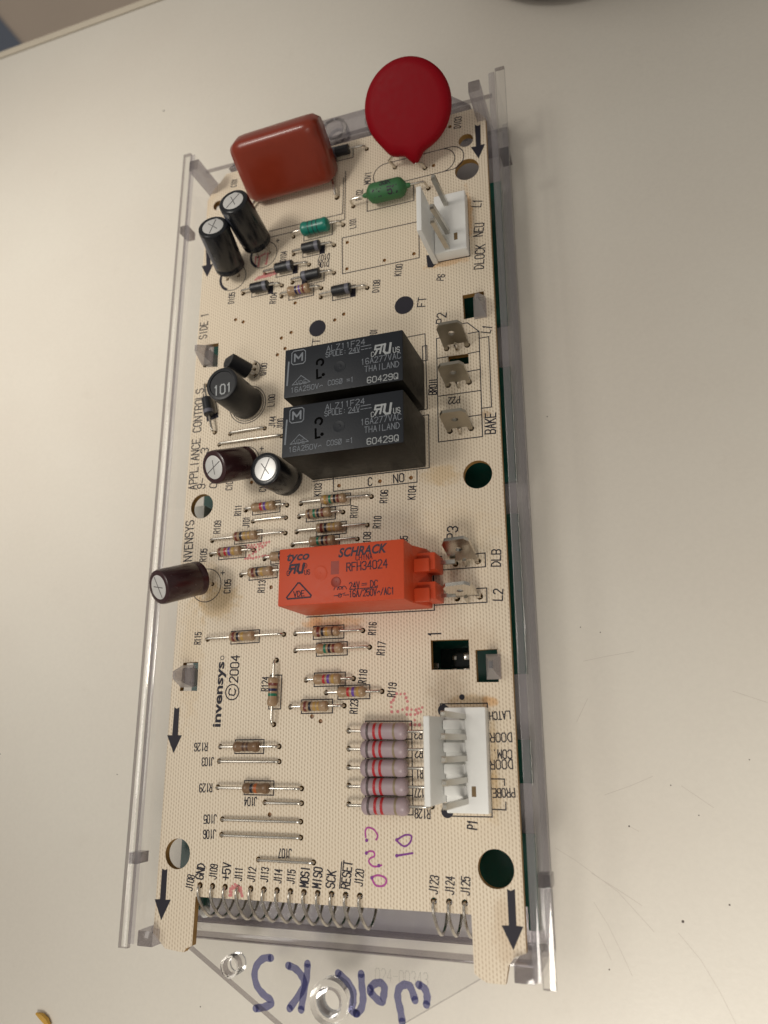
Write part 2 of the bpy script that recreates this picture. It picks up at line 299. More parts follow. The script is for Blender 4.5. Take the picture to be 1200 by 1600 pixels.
def parse(g):
    out = []
    for st in g.split('/'):
        pts = []
        for tk in st.split():
            if len(tk) == 2: pts.append((float(tk[0]), float(tk[1])))
            elif tk[1] == '.': pts.append((float(tk[0:3]), float(tk[3:])))
            else: pts.append((float(tk[0]), float(tk[1:])))
        out.append(pts)
    return out
def text_on(mb, s, a, b, h, wd=0.26, mi=0, z=0.02, frame=None, shear=0.0):
    """letters centred on the line a -> b (reading direction), cap height h"""
    a = Vector(a); b = Vector(b); d = b-a; ln = d.length; d.normalize(); n = Vector((-d.y, d.x))
    adv = ln/(len(s)*5.6-1.6); ys = h/6
    for i, ch in enumerate(s):
        if ch == ' ': continue
        for st in parse(GL[ch]):
            pts = []
            for gx, gy in st:
                x = (i*5.6+gx)*adv; y = gy*ys-h/2; x += shear*y
                q = a+d*x+n*y; pts.append((q.x, q.y))
            mb.ribbon(pts, wd, mi, z=z, frame=frame)
def font_mesh(mb, s, a, b, h, mi=0, z=0.02, shear=0.0, bold=0.0, squash=None):
    """bold lettering from Blender's own font, laid on the line a -> b"""
    cu = bpy.data.curves.new('t', 'FONT'); cu.body = s; cu.size = 1.0; cu.shear = shear; cu.offset = bold; cu.resolution_u = 3
    o = bpy.data.objects.new('t', cu); col.objects.link(o); dg = bpy.context.evaluated_depsgraph_get(); me = bpy.data.meshes.new_from_object(o.evaluated_get(dg))
    xs = [v.co.x for v in me.vertices]; x0, x1 = min(xs), max(xs)
    a = Vector(a); b = Vector(b); d = (b-a); ln = d.length; d.normalize(); n = Vector((-d.y, d.x)); sx = ln/(x1-x0); sy = h/0.70
    vs = []
    for v in me.vertices:
        q = a+d*((v.co.x-x0)*sx)+n*(v.co.y*sy-h/2); vs.append((q.x, q.y, z))
    mb.add(vs, [tuple(pl.vertices) for pl in me.polygons], mi)
    bpy.data.objects.remove(o); bpy.data.meshes.remove(me); bpy.data.curves.remove(cu)
def arc(c, r, a0, a1, n=16): return [(c[0]+r*math.cos(math.radians(a0+(a1-a0)*k/n)), c[1]+r*math.sin(math.radians(a0+(a1-a0)*k/n))) for k in range(n+1)]
def V3(p, z): return Vector((p[0], p[1], z))

# ------------------------------------------------------------------ table and what lies beyond it
ZT = -16.0
e0 = Vector((-121.90,288.52)); e1 = Vector((-46.28,289.22)); ed = (e1-e0).normalized(); en = Vector((-ed.y, ed.x))
if en.y < 0: en = -en
A_ = e0-ed*900; B_ = e0+ed*2200
tb = MB(); tb.prism([tuple(A_), tuple(B_), tuple(B_-en*1600), tuple(A_-en*1600)], ZT-22, ZT, 0)
tb.build('table_top', [TABLE], loc=(30, 90, ZT-22), kind='structure')
def strip(o0, o1, z0, z1): return [tuple(A_+en*o0), tuple(B_+en*o0), tuple(B_+en*o1), tuple(A_+en*o1)], z0, z1
MB().prism(*strip(0.02, 1.0, ZT-22, ZT-1.0)).build('table_seam', [GROOVE], loc=(30, 90, ZT-22), kind='structure')
MB().prism(*strip(1.02, 4.2, ZT-22, ZT-0.2)).build('table_edge_band', [TRIM], loc=(30, 90, ZT-22), kind='structure')
FLOORM = plain('dull_brown_floor', (0.74, 0.61, 0.50), 0.7, vary=0.08, scale=8)
MB().prism([(-1800, -600), (1600, -600), (1600, 3000), (-1800, 3000)], -420, -400).build('floor', [FLOORM], loc=(0, 900, -420), kind='structure')
MB().prism([(-688.22,1005.84), (-611.97,909.45), (-549.67,828.40), (-607.96,799.91), (-825.49,904.55)], -399.5, -397).build('floor_mat', [plain('slate_blue_mat', (0.20, 0.23, 0.30), .8)], loc=(-300, 600, -399), kind='structure')
mk = MB()
SCW = [[(85.23,47.79), (89.86,48.62), (96.05,49.52)], [(76.55,8.78), (80.66,6.45), (88.65,0.99), (95.10,-6.02)], [(83.77,4.13), (88.68,1.35), (93.20,-1.36)], [(83.74,-1.33), (86.23,-5.34), (88.57,-10.42), (90.20,-14.29)],
       [(87.58,19.67), (92.95,21.56), (97.62,23.54)], [(99.69,-5.93), (103.35,-10.39), (106.22,-15.66), (108.44,-20.81)], [(82.77,34.68), (85.46,39.57)], [(84.21,-6.90), (86.35,-11.75)], [(115.08,40.62), (121.45,38.18)], [(103.11,21.73), (108.80,17.65)], [(92.25,13.48), (93.83,12.67)]]
for s_ in SCW: mk.ribbon(s_, 0.11, 0, rise=0.004, z=ZT+0.012)
mk.build('surface_scratches', [SCRATCH], loc=(90, -20, ZT), kind='structure', smooth=0)
sk = MB()
for q, r in (((-41.76,238.51), 0.55), ((100.74,-3.79), 0.45), ((109.71,-0.24), 0.3), ((92.00,13.60), 0.3), ((-36.93,22.23), 0.25), ((85.07,55.37), 0.2), ((80.75,107.44), 0.25), ((-77.14,27.22), 0.3), ((105.84,16.11), 0.2), ((89.31,54.02), 0.2), ((-7.88,-29.00), 0.25), ((101.00,21.82), 0.2), ((116.60,27.00), 0.2), ((85.83,-13.51), 0.25)):
    sk.lathe((q[0], q[1], ZT), (0, 0, 1), [(0, r*.62), (0.05, r*0.45), (0.09, r*0.15)], 9)
sk.build('dark_specks', [SPECK], loc=(30, 90, ZT), kind='structure')

DK = plain('dark_brown_plain', (0.085, 0.045, 0.032), .45)
dj = thing('dark_shape', 'unidentified dark brown rounded container cut off by the top edge of the picture', 'container', (100, 267.5, ZT))  # made-up form standing in for an unidentified dark blur
d_ = MB(); d_.lathe((100, 267.5, ZT+.02), (0, 0, 1), [(0, 30), (1.2, 34), (4, 36.5), (16, 38.5), (40, 39.5), (58, 38), (60, 36), (60, 34), (57, 33.5), (6, 31), (5, 1)], 56); d_.build('body', [DK], dj, (100, 267.5, ZT))
cr = MB(); cr.tube([V3(q, ZT+.7) for q in ((-54.28,-34.68), (-52.63,-35.08), (-51.11,-35.91), (-49.96,-37.05))], [.3, .75, .8, .5], 8)
co_ = cr.build('yellow_scrap', [plain('yellow_plastic', (0.62, 0.36, 0.06), .5)], loc=V3((-52.15,-35.60), ZT)); co_['label'] = 'small curved yellow scrap lying on the white surface at the lower left'; co_['category'] = 'scrap'
# ------------------------------------------------------------------ clear plastic housing
HX = 30.25; ZF = 4.1
hs = thing('clear_plastic_housing', 'clear plastic tray-shaped housing with side rims and end tabs, under the beige circuit board', 'plastic housing', (HX, 90, ZT))
YA, YB = -10.9, 195.0
MB().box(HX-45.2, HX+45.2, YA, YB, ZT+0.05, ZT+1.4, 0, 0.2, side=1).build('floor_panel', [FLOORP, EDGE], hs, (HX, 90, ZT))
for sgn in (-1, 1):
    x0, x1 = sorted((HX+sgn*43.5, HX+sgn*45.2))
    w_ = MB(); w_.box(x0, x1, YA-1, YB+1, ZT+1.45, ZF, 1, 0.25, side=0)
    w_.build('side_wall', [CLEARW, PALED], hs, (HX+sgn*44, 90, 0))
    xa, xb = sorted((HX+sgn*45.25, HX+sgn*47.7))
    f_ = MB(); f_.box(xa, xb, YA-2, YB+2, ZF-1.25, ZF-0.05, 0, 0.15, side=1)
    f_.build('side_rim', [CLEAR, EDGE], hs, (HX+sgn*46, 90, ZF))
    for yy in (5.2, 172.0):
        r_ = MB(); r_.box(xa, xb-0.0, yy-1.2, yy+1.2, ZF-5.5, ZF-1.3, 0, 0.15); r_.build('rim_rib', [EDGE], hs, (xa, yy, ZF-3))
for yy, sg in ((YA, -1), (YB, 1)):
    ya, yb = sorted((yy, yy-sg*1.5))
    e_ = MB(); e_.box(HX-43.4, HX+43.4, ya, yb, ZT+1.45, -1.65, 1, 0.2, side=0); e_.build('end_wall', [CLEARW, EDGE], hs, (HX, yy, -8))
def curve_plate(splines, z0, z1, name, mats, parent, loc, label=None):
    """flat plate from outline + hole loops, with thickness; slot 0 faces, slot 1 sides"""
    cu = bpy.data.curves.new('c', 'CURVE'); cu.dimensions = '2D'; cu.fill_mode = 'BOTH'; cu.extrude = (z1-z0)/2
    for pts in splines:
        sp = cu.splines.new('POLY'); sp.points.add(len(pts)-1); sp.use_cyclic_u = True
        for i, q in enumerate(pts): sp.points[i].co = (q[0], q[1], 0, 1)
    o = bpy.data.objects.new('c', cu); col.objects.link(o); me = bpy.data.meshes.new_from_object(o.evaluated_get(bpy.context.evaluated_depsgraph_get()))
    bpy.data.objects.remove(o); bpy.data.curves.remove(cu)
    me.name = name; me.materials.clear()
    for mm in mats: me.materials.append(mm)
    lo = Vector(loc)
    for v in me.vertices: v.co = (v.co+Vector((0, 0, (z0+z1)/2))-lo)*K
    me.update()
    for pl in me.polygons: pl.material_index = 0 if abs(pl.normal.z) > 0.5 else 1; pl.use_smooth = False
    o = bpy.data.objects.new(name, me); col.objects.link(o); place(o, parent, lo)
    if label: o['label'] = label
    return o
def circ(c, r, n=28): return [(c[0]+r*math.cos(2*math.pi*k/n), c[1]+r*math.sin(2*math.pi*k/n)) for k in range(n)]
ZTAB = -1.2
tabo = [(-6.6, YA-0.05), (21.6, -27.0), (39.7, -27.0), (67.2, YA-0.05)]
hc = (30.95,-20.42); hs1 = (7.70,-15.82)
tab1 = curve_plate([tabo, circ(hc, 2.3), circ(hs1, 1.7, 20)], ZTAB-2.0, ZTAB, 'mounting_tab', [CLEAR, EDGE], hs, (HX, -17, ZTAB))
tab1['label'] = 'front clear tab with blue handwriting and round screw hole'
def ring(mb, c, z0, z1, ri0, ri1, ro):
    mb.lathe((c[0], c[1], z0), (0, 0, 1), [(0, ri0), (0, ro), (z1-z0, ro), (z1-z0, ri1), (0.001, ri0)], 28); mb.f = [f for f in mb.f if len(f) == 4]; mb.m = mb.m[:len(mb.f)]
GLASS = mat('solid_clear_plastic'); gb = GLASS.node_tree.nodes['Principled BSDF']; gb.inputs['Transmission Weight'].default_value = 1; gb.inputs['Roughness'].default_value = 0.03; gb.inputs['IOR'].default_value = 1.5; gb.inputs['Base Color'].default_value = (0.97, 0.965, 0.96, 1)
r1 = MB(); ring(r1, hc, ZTAB-3.4, ZTAB+0.25, 2.25, 3.0, 4.2); r1.build('screw_boss', [GLASS], hs, (hc[0], hc[1], ZTAB))
r2 = MB(); ring(r2, hs1, ZTAB-3.4, ZTAB+0.12, 1.6, 1.75, 2.2); r2.build('peg_boss', [GLASS], hs, (hs1[0], hs1[1], ZTAB))
yt = YB+0.05
tab2o = [(-6.6, yt), (4, yt+8.2), (58, yt+8.2), (67.2, yt)]
hb = (41.0, yt+3.7)
curve_plate([tab2o, circ(hb, 2.2)], ZTAB-4.4, ZTAB-2.4, 'mounting_tab', [PALED, EDGE], hs, (HX, yt+4, ZTAB))
r3 = MB(); ring(r3, hb, ZTAB-5.5, ZTAB-2.1, 2.15, 3.0, 4.0); r3.build('screw_boss', [GLASS], hs, (hb[0], hb[1], ZTAB))
r3 = MB(); ring(r3, (27.5, yt+3.7), ZTAB-5.5, ZTAB-2.1, 2.15, 3.0, 4.0); r3.build('screw_boss', [GLASS], hs, (27.5, hb[1], ZTAB))
# embossed mould number and marker writing on the front tab
em = MB(); text_on(em, '024-00343', (41.08,-14.47), (52.09,-14.44), 2.3, 0.12, z=ZTAB+0.01)
em.build('moulded_number', [clear('embossed_clear', (0.80, 0.795, 0.79), 1.0, 0.05)], hs, (50, -17, ZTAB))
wr = MB()
for st in ([(17.56,-13.33), (15.76,-13.59), (14.30,-14.92), (13.78,-16.78), (14.49,-18.88), (16.06,-20.28), (17.75,-21.19), (17.78,-22.01), (16.17,-22.64), (14.39,-23.04)],
           [(21.65,-14.44), (23.29,-14.90), (24.65,-15.98), (25.42,-17.44), (24.74,-19.03), (22.22,-22.29)], [(26.05,-13.73), (25.96,-15.98), (25.33,-19.32), (24.84,-22.27)],
           [(32.98,-14.92), (34.83,-16.16), (36.25,-17.87), (36.27,-19.81), (36.01,-21.31), (36.98,-21.78)], [(38.03,-14.61), (38.19,-16.78), (38.47,-18.92), (38.07,-20.77), (37.11,-21.77)],
           [(39.98,-17.08), (40.80,-16.21), (42.17,-15.86), (42.99,-16.59), (42.85,-18.07), (42.44,-19.23), (41.35,-18.77), (39.98,-17.65)],
           [(46.71,-22.27), (46.33,-20.21), (45.81,-18.13), (46.09,-16.54), (47.30,-15.75), (48.50,-16.10), (49.40,-18.25)], [(50.23,-15.50), (51.41,-16.06), (51.91,-17.35), (51.75,-18.80)]):
    wr.stroke(st, 1.6, 0, z=ZTAB+0.03+0.03*random.random())
wr.build('handwriting', [MARKER], hs, (40, -18, ZTAB), smooth=0)
# corner posts and snap clips of the housing that come up past the board
for (x, y), zt in (((-9.05,184.57), 10.5), ((71.06,185.94), 10.0)):
    c_ = MB(); c_.box(x-1.5, x+1.5, y-0.5, y+3.0, ZT+1.5, zt, 1, 0.35, side=0); c_.build('corner_post', [PALED, EDGE], hs, (x, y, 0))
for x, y in ((-11.6, -11.4), (72.0, -11.4)):
    c_ = MB(); c_.box(x-2.0, x+2.0, y-1.2, y+2.0, ZT+1.5, 2.6, 1, 0.3, side=0); c_.build('corner_post', [PALED, EDGE], hs, (x, y, 0))
CLIPM = clear('clear_clip', (0.80, 0.785, 0.79), 1.0, 0.12, milk=0.42, milkc=(0.66, 0.63, 0.62))
def clip(q, sgn, w=5.0):
    """snap hook: an arm up through the board's slot ending in a head that narrows upwards"""
    x, y = q; c_ = MB(); c_.box(x-.8, x+.8, y-2.1, y+2.1, ZT+1.5, .05, 0, .15)
    lv = [(0.1, 1.5, 2.6, -.5*sgn), (1.0, 1.5, 2.6, -.5*sgn), (5.6, .45, .9, -.1*sgn), (5.9, .3, .7, -.1*sgn)]; vs = []
    for z, a, b, dx in lv: vs += [(x+dx-a, y-b, z), (x+dx+a, y-b, z), (x+dx+a, y+b, z), (x+dx-a, y+b, z)]
    fs = [(3, 2, 1, 0), (12, 13, 14, 15)]+[(4*i+k, 4*i+(k+1) % 4, 4*i+4+(k+1) % 4, 4*i+4+k) for i in range(3) for k in range(4)]
    c_.add(vs, fs, [1, 1]+[0, 1, 0, 0]*3); c_.build('snap_clip', [CLIPM, PALED], hs, (x, y, 0), smooth=0)
clip((-7.27,131.14), -1); clip((-6.83,45.76), -1); clip((68.94,130.86), 1); clip((68.68,45.77), 1)

# ------------------------------------------------------------------ green display board inside the housing
gd = thing('green_circuit_board', 'dark green circuit board lying in the housing underneath the beige board', 'circuit board', (HX, 90, -12.4))
gy = [(-12.4, -5.0), (-7.2, -5.0), (-7.2, -7.4), (-4.6, -7.4), (-4.6, -2.0), (70.9, -2.0), (70.9, -6.4), (73.3, -6.4)]
NOT = [(12, 22), (31, 45), (82, 90), (120, 132)]
right = []
for a, c in NOT: right += [(73.3, a), (70.2, a), (70.2, c), (73.3, c)]
curve_plate([gy+right+[(73.3, 174.6), (-12.4, 174.6)]], -12.4, -10.8, 'board_panel', [PCBGREEN, PCBGREEN], gd, (HX, 90, -12.4))
qd = (57.96,48.89); cp = MB(); cp.box(qd[0]-4.2, qd[0]+3.6, qd[1]-2.2, qd[1]+2.2, -10.8, -10.2, 0, 0.1); cp.build('chip_package', [plain('dark_chip', (0.01, 0.02, 0.02), 0.15)], gd, (qd[0], qd[1], -10.8))
for dx, dy, s1, s2 in ((2.2, 0.3, 1.1, 0.9), (-0.9, 0.1, 0.5, 0.6), (1.9, -2.9, 0.9, 0.6), (-1.1, -2.9, 0.7, 0.6), (-5.6, -1.6, 0.9, 0.7)):
    t_ = MB(); t_.box(qd[0]+dx-s1, qd[0]+dx+s1, qd[1]+dy-s2, qd[1]+dy+s2, -10.75, -10.05, 0, 0.25); t_.build('solder_pad', [SHINY], gd, (qd[0]+dx, qd[1]+dy, -10.8))
qk = (-4.74,-7.63); sb = MB(); sb.lathe((qk[0], qk[1], -10.8), (0, 0, 1), [(0, 1.3), (0.6, 1.2), (1.0, 0.7)], 16); sb.build('solder_joint', [WHITE], gd, (qk[0], qk[1], -10.8))
lw = plain('light_grey_block', (0.55, 0.55, 0.50), 0.4)
wb = (-10.89,89.73); MB().box(wb[0]-5, wb[0]+1.2, wb[1]-9, wb[1]+1.5, -10.7, -7.0, 0, 0.3).build('display_module', [lw], gd, (wb[0], wb[1], -10.8))

# ------------------------------------------------------------------ beige main board
pcb = thing('circuit_board', 'beige woven circuit board crowded with relays, capacitors and resistors, clipped into the clear housing', 'circuit board', (HX, 90, -1.6))
def P(name, mb, mats, loc, parent=None, label=None, smooth=35, **kw): return mb.build(name, mats, parent or pcb, loc, smooth, label, **kw)
HOLES = []        # (x, y, radius)
XL, XR = -11.3, 71.8; VIAS = []
outline = [(-1.16,-12.20), (-1.00,-2.37), (61.59,-1.98), (61.80,-12.25), (62.90,-13.03), (64.38,-13.67), (67.83,-13.69), (68.60,-10.38), (69.77,-8.87), (72.06,-8.04), (XR, 186), (XR-3, 190.0), (-5, 190.0), (-6.8, 187.5), (-8.6, 186), (XL+0.6, 182), (XL, -10.4), (-7.95,-13.21), (-6.61,-13.36), (-4.30,-13.56), (-3.15,-13.60), (-2.57,-12.80)]
windows = [[(-7.93,134.94), (-3.98,134.81), (-3.85,127.69), (-8.46,128.27)], [(-8.27,49.07), (-4.05,49.18), (-3.90,42.31), (-8.72,42.40)], [(64.11,135.43), (69.43,135.49), (69.57,129.01), (64.29,128.82)], [(64.25,49.47), (68.92,49.50), (69.02,42.61), (64.31,42.70)],
           [(54.34,51.93), (62.86,51.79), (62.91,45.40), (54.41,45.56)], [(60.05,119.62), (65.05,119.49), (65.08,116.89), (60.30,117.03)]]
bigholes = [((66.83,6.51), 3.65), ((-6.33,6.20), 3.25), ((66.19,88.91), 3.35), ((-5.89,88.61), 3.25), ((66.40,171.61), 3.15), ((66.42,180.60), 1.95), ((-7.02,179.65), 1.6)]
for q in ((0.86,141.01), (3.29,139.86), (18.70,142.54), (17.83,133.98), (15.05,132.83), (16.25,129.56), (14.05,128.12), (30.25,135.23), (32.73,136.43), (8.16,93.48), (26.33,36.07), (28.44,35.02), (16.61,15.15), (33.50,157.69), (33.45,149.68), (43.93,149.87), (51.87,149.99), (32.11,89.96), (42.60,89.92), (50.33,89.92), (57.59,175.27), (62.32,186.18), (14.85,66.23), (16.79,92.81)):
    HOLES.append((q[0], q[1], 0.5))
    VIAS.append(q)

# silkscreen ---------------------------------------------------------
silk = MB(); SW = 0.24
def line(*pts, w=SW): silk.ribbon(list(pts), w)
def sbox(h1, h2, ln, wd, bar=0, off=0.0):
    h1 = Vector(h1); h2 = Vector(h2); c = (h1+h2)/2; d = (h2-h1).normalized(); n = Vector((-d.y, d.x)); c = c+d*off
    q = [c+d*ln/2+n*wd/2, c-d*ln/2+n*wd/2, c-d*ln/2-n*wd/2, c+d*ln/2-n*wd/2]; q = [(v.x, v.y) for v in q]
    line(*(q+[q[0]]))
    if bar:
        e = c+d*bar*(ln/2-0.75); f = [e+d*0.7+n*wd/2, e-d*0.7+n*wd/2, e-d*0.7-n*wd/2, e+d*0.7-n*wd/2]; silk.add([(v.x, v.y, 0.035) for v in f], [(0, 1, 2, 3)])
def T(s, a, b, h=1.75, w=0.24): text_on(silk, s, a, b, h, w)
T('D103', (64.28,185.17), (64.64,188.55)); T('MOV1', (39.06,174.54), (39.40,178.26)); T('R102', (36.75,170.19), (36.91,173.19)); T('L101', (35.05,161.68), (35.03,164.60)); T('D104', (14.61,156.24), (14.88,159.20))
T('D107', (28.42,154.58), (25.11,154.66)); T('D106', (28.27,152.46), (25.16,152.59)); T('K100', (47.46,144.58), (47.95,147.72)); T('D108', (41.51,141.05), (41.86,144.42)); T('P6', (58.55,140.84), (59.00,142.38))
T('DLOCK', (68.41,141.94), (69.09,148.55), 2.3, .28); T('NEU', (68.54,151.20), (69.10,154.78), 2.3, .28); T('L1', (68.42,159.83), (68.98,161.77), 2.3, .28); T('D105', (-0.84,146.38), (-0.70,149.64)); T('R104', (12.02,143.77), (12.37,146.92)); T('C101', (-2.27,184.74), (-2.00,187.31))
T('SIDE 1', (-9.10,137.11), (-9.03,144.82), 2.3, .28); T('Q100', (9.98,122.95), (10.26,126.23)); T('L100', (12.77,113.65), (12.95,116.82)); T('J144', (13.24,107.78), (13.54,110.65)); T('J100', (15.59,107.01), (15.70,109.70))
T('APPLIANCE CONTROLS', (-9.03,93.44), (-8.90,121.89), 2.35, .29); T('INVENSYS', (-9.06,72.92), (-9.15,85.00), 2.35, .29); T('9-', (-6.55,93.51), (-6.22,96.09), 2.2, .28); T('3', (-6.28,103.17), (-6.09,104.49), 2.2, .28); T('0', (-3.03,93.30), (-2.83,94.49), 2.0, .28)
T('C103', (1.71,92.19), (1.91,95.17)); T('C102', (11.36,90.72), (11.55,93.74)); T('K103', (26.47,87.96), (26.62,91.05)); T('R106', (43.45,84.51), (43.75,87.56)); T('K104', (50.36,84.66), (50.67,87.87)); T('R107', (35.97,81.66), (36.19,84.59)); T('R110', (41.78,78.52), (42.06,81.29)); T('R108', (39.24,74.27), (39.46,77.69)); T('K105', (48.21,73.08), (48.50,75.93))
T('K101', (40.75,127.96), (41.00,130.43)); T('FT', (53.57,134.47), (53.88,136.93), 2.0, .28); T('FT', (24.82,127.94), (25.21,130.63), 2.0, .28); T('P2', (58.46,128.89), (58.82,131.57), 2.3, .3); T('L1', (69.46,124.29), (70.00,126.00), 2.2, .28); T('BROIL', (55.98,110.26), (56.33,114.65), 1.9, .28); T('P22', (62.54,107.93), (59.90,108.00), 1.6); T('BAKE', (69.48,98.41), (69.76,103.38), 2.4, .3)
T('C', (39.66,90.09), (40.56,90.10), 2.0, .28); T('NO', (46.03,90.12), (48.57,90.20), 2.0, .28); T('P3', (59.75,74.36), (60.05,77.16), 2.3, .3); T('DLB', (69.48,67.38), (69.71,71.04), 2.0, .28); T('L2', (69.55,59.89), (69.76,62.25), 2.0, .28); T('1', (55.26,52.79), (55.28,53.84), 2.8, .32)
T('R111', (4.66,85.15), (4.77,87.76)); T('J101', (7.13,81.82), (7.28,84.45)); T('R109', (-1.06,81.01), (-0.90,84.22)); T('R105', (-4.61,74.07), (-4.44,77.19)); T('C105', (2.81,65.58), (2.90,68.83)); T('R113', (12.18,65.17), (12.37,67.98)); T('R115', (-4.67,53.45), (-4.57,56.24)); T('R124', (14.19,41.94), (14.32,45.06))
T('2004', (5.86,44.10), (6.05,50.30), 2.2, .32); T('C', (5.55,41.16), (5.73,42.55), 1.7, .32); line(*arc((5.65,41.82), 1.75, 0, 360, 24), w=.28)
font_mesh(silk, 'invensys', (1.90,33.93), (2.05,48.99), 2.1, z=0.03, bold=0.03); silk.disc((2.52,49.88), 0.55, 0.03, 14, r0=0.38)
T('R116', (40.63,53.78), (40.87,56.46)); T('R117', (42.69,49.22), (43.01,52.04)); T('R118', (38.34,43.14), (38.66,46.00)); T('R119', (45.17,40.11), (45.54,42.97)); T('R123', (36.34,36.66), (36.54,39.50))
for s, a, b in (('R126', (-0.23,29.51), (-3.67,29.40)), ('J103', (1.73,26.23), (-1.37,26.13)), ('R129', (1.65,20.52), (-1.63,20.40)), ('J104', (13.31,17.80), (10.19,17.73)), ('J105', (3.26,13.89), (0.03,13.73)), ('J106', (3.26,10.69), (0.12,10.51)), ('J107', (22.21,7.43), (19.14,7.37)),
                ('J108', (-2.83,-1.15), (-2.40,1.93)), ('J109', (3.09,1.48), (3.32,4.37)), ('J111', (9.48,1.49), (9.58,4.01)), ('J112', (12.63,1.49), (12.89,4.19)), ('J113', (15.83,1.57), (16.00,4.31)), ('J114', (19.04,1.51), (19.24,4.11)), ('J115', (22.15,1.58), (22.37,4.17)), ('J120', (37.75,1.94), (38.08,5.01)), ('J123', (53.86,1.37), (54.26,4.60)), ('J124', (57.24,1.45), (57.50,4.62)), ('J125', (60.45,1.47), (60.69,4.71))):
    T(s, a, b, 1.75)
for s, a, b in (('GND', (-0.32,1.31), (0.07,4.35)), ('+5V', (6.37,1.46), (6.56,4.81)), ('MOSI', (25.36,1.07), (25.62,4.96)), ('MISO', (28.26,1.04), (28.58,4.93)), ('SCK', (31.38,1.21), (31.73,4.50)), ('RESET', (34.82,1.27), (35.38,6.47)), ('P1', (62.28,13.75), (62.44,15.33))):
    T(s, a, b, 1.9, 0.3)
line((33.52,1.20), (33.95,6.28), w=.26)
for s, a, b, h in (('LATCH', (71.06,35.94), (66.77,35.73), 1.55), ('DOOR', (71.18,31.50), (66.73,31.43), 1.72), ('COM.', (71.02,28.17), (67.13,28.20), 1.63), ('DOOR', (71.08,26.26), (66.51,26.10), 1.72), ('PROBE', (71.28,20.81), (66.81,20.63), 1.63), ('R3', (52.06,32.06), (50.42,32.06), 1.7), ('R2', (52.06,28.22), (50.51,28.22), 1.7), ('R1', (52.09,24.18), (50.66,24.16), 1.7), ('R127', (53.04,20.40), (50.25,20.38), 1.7), ('R128', (53.51,16.26), (50.27,16.33), 1.7)):
    T(s, a, b, h, .235)
# outlines
def rect(*q): line(*(list(q)+[q[0]]))
rect((56.21,38.36), (66.40,38.36), (66.50,16.10), (56.48,16.02))
silk.disc((60.99,39.69), 0.6, 0.03); silk.disc((56.89,37.02), 1.25, 0.03, 14); silk.disc((57.21,16.89), 1.3, 0.03, 14)
line((66.66,23.37), (69.29,23.37), (69.30,22.18)); line((66.55,17.56), (69.34,17.51), (69.38,18.96))
line((55.92,146.18), (66.33,145.99), (66.07,163.68)); silk.add([(*q, 0.03) for q in ((55.13,148.78), (57.65,148.57), (57.58,145.62), (56.73,144.89), (55.40,145.19))], [(4, 3, 2, 1, 0)])
rect((32.02,159.37), (53.35,159.25), (53.30,148.50), (32.25,148.40))
line((10.07,166.77), (32.06,166.95), (32.20,178.38)); line((10.16,164.79), (32.70,164.98), (32.74,180.32))
line((25.18,91.82), (54.83,91.86), (54.91,105.19), (52.58,105.21)); line((47.94,126.64), (54.40,126.77), (54.67,106.72), (52.60,106.70)); rect((53.69,123.49), (54.83,123.46), (54.83,119.49), (53.70,119.52))
line((30.60,92.58), (30.69,88.68), (51.79,88.67), (51.83,91.57)); line((24.45,58.55), (55.38,58.48), (55.27,70.88))
line((63.94,127.76), (65.12,127.71), (67.85,124.88), (67.69,97.94), (57.17,97.96), (57.31,124.91), (58.58,124.95)); line((57.38,119.57), (60.05,119.57)); line((65.09,119.53), (67.73,119.62)); line((57.50,109.59), (67.69,109.49)); line((64.77,114.85), (67.71,114.91)); line((65.26,124.83), (67.82,124.84)); line((64.54,103.33), (67.66,103.36)); line((67.94,123.06), (70.13,123.08), (70.05,104.94), (67.79,104.95))
line((63.88,70.50), (67.19,70.52), (67.17,67.43), (55.61,67.40)); line((54.59,70.49), (57.27,70.50)); line((63.90,62.74), (67.24,62.70), (67.18,59.59), (55.45,59.59)); line((54.73,62.74), (57.09,62.74)); line((55.27,67.20), (55.27,63.28))
rect((39.21,34.95), (49.78,34.87), (49.84,16.03), (39.22,15.90)); 
for ya, yb in ((1155, 1155.3), (1184, 1184.5), (1213.5, 1214), (1242.5, 1243)): pass
line((39.21,31.19), (49.78,31.15)); line((39.22,27.33), (49.79,27.33)); line((39.22,23.43), (49.82,23.54)); line((39.22,19.64), (49.83,19.81))
m1 = (Vector((43.32,176.56))+Vector((44.23,175.49)))/2; m2 = Vector((59.81,176.18)); ax_ = (m2-Vector((44.41,176.05))); an = math.degrees(math.atan2(ax_.y, ax_.x)); m1 = Vector((44.41,176.05))
line(*(arc(m1, 3.55, an+90, an+270)+arc(m2, 3.55, an-90, an+90)+[arc(m1, 3.55, an+90, an+270)[0]])); m3 = m2+ax_.normalized()*2.4; line(*([arc(m2, 3.55, an-90, an+90)[0]]+arc(m3, 3.55, an-90, an+90)+[arc(m2, 3.55, an-90, an+90)[-1]]))
for c, r in (((-3.14,67.84), 4.15), ((6.02,99.36), 4.0), ((17.47,93.58), 4.25), ((-0.72,154.49), 4.05), ((8.60,159.63), 4.1), ((5.94,115.17), 5.25), ((5.94,115.17), 4.65)): line(*arc(c, r, 0, 360, 36), w=0.2)
line(*arc((-0.72,154.49), 3.9, 150, 240), w=0.75); line(*arc((8.60,159.63), 3.9, 150, 235), w=0.75); line(*arc((17.47,93.58), 4.0, 215, 250), w=0.8)
line(*arc((6.57,124.99), 2.6, -70, 75), w=.2)
for q in ((1.30,70.71), (10.65,102.26), (12.79,163.14)): line((q[0]-.5, q[1]), (q[0]+.5, q[1])); line((q[0], q[1]-.5), (q[0], q[1]+.5))
silk.disc((49.10,135.76), 2.5, 0.03, 28); silk.disc((25.41,133.74), 2.35, 0.03, 28)
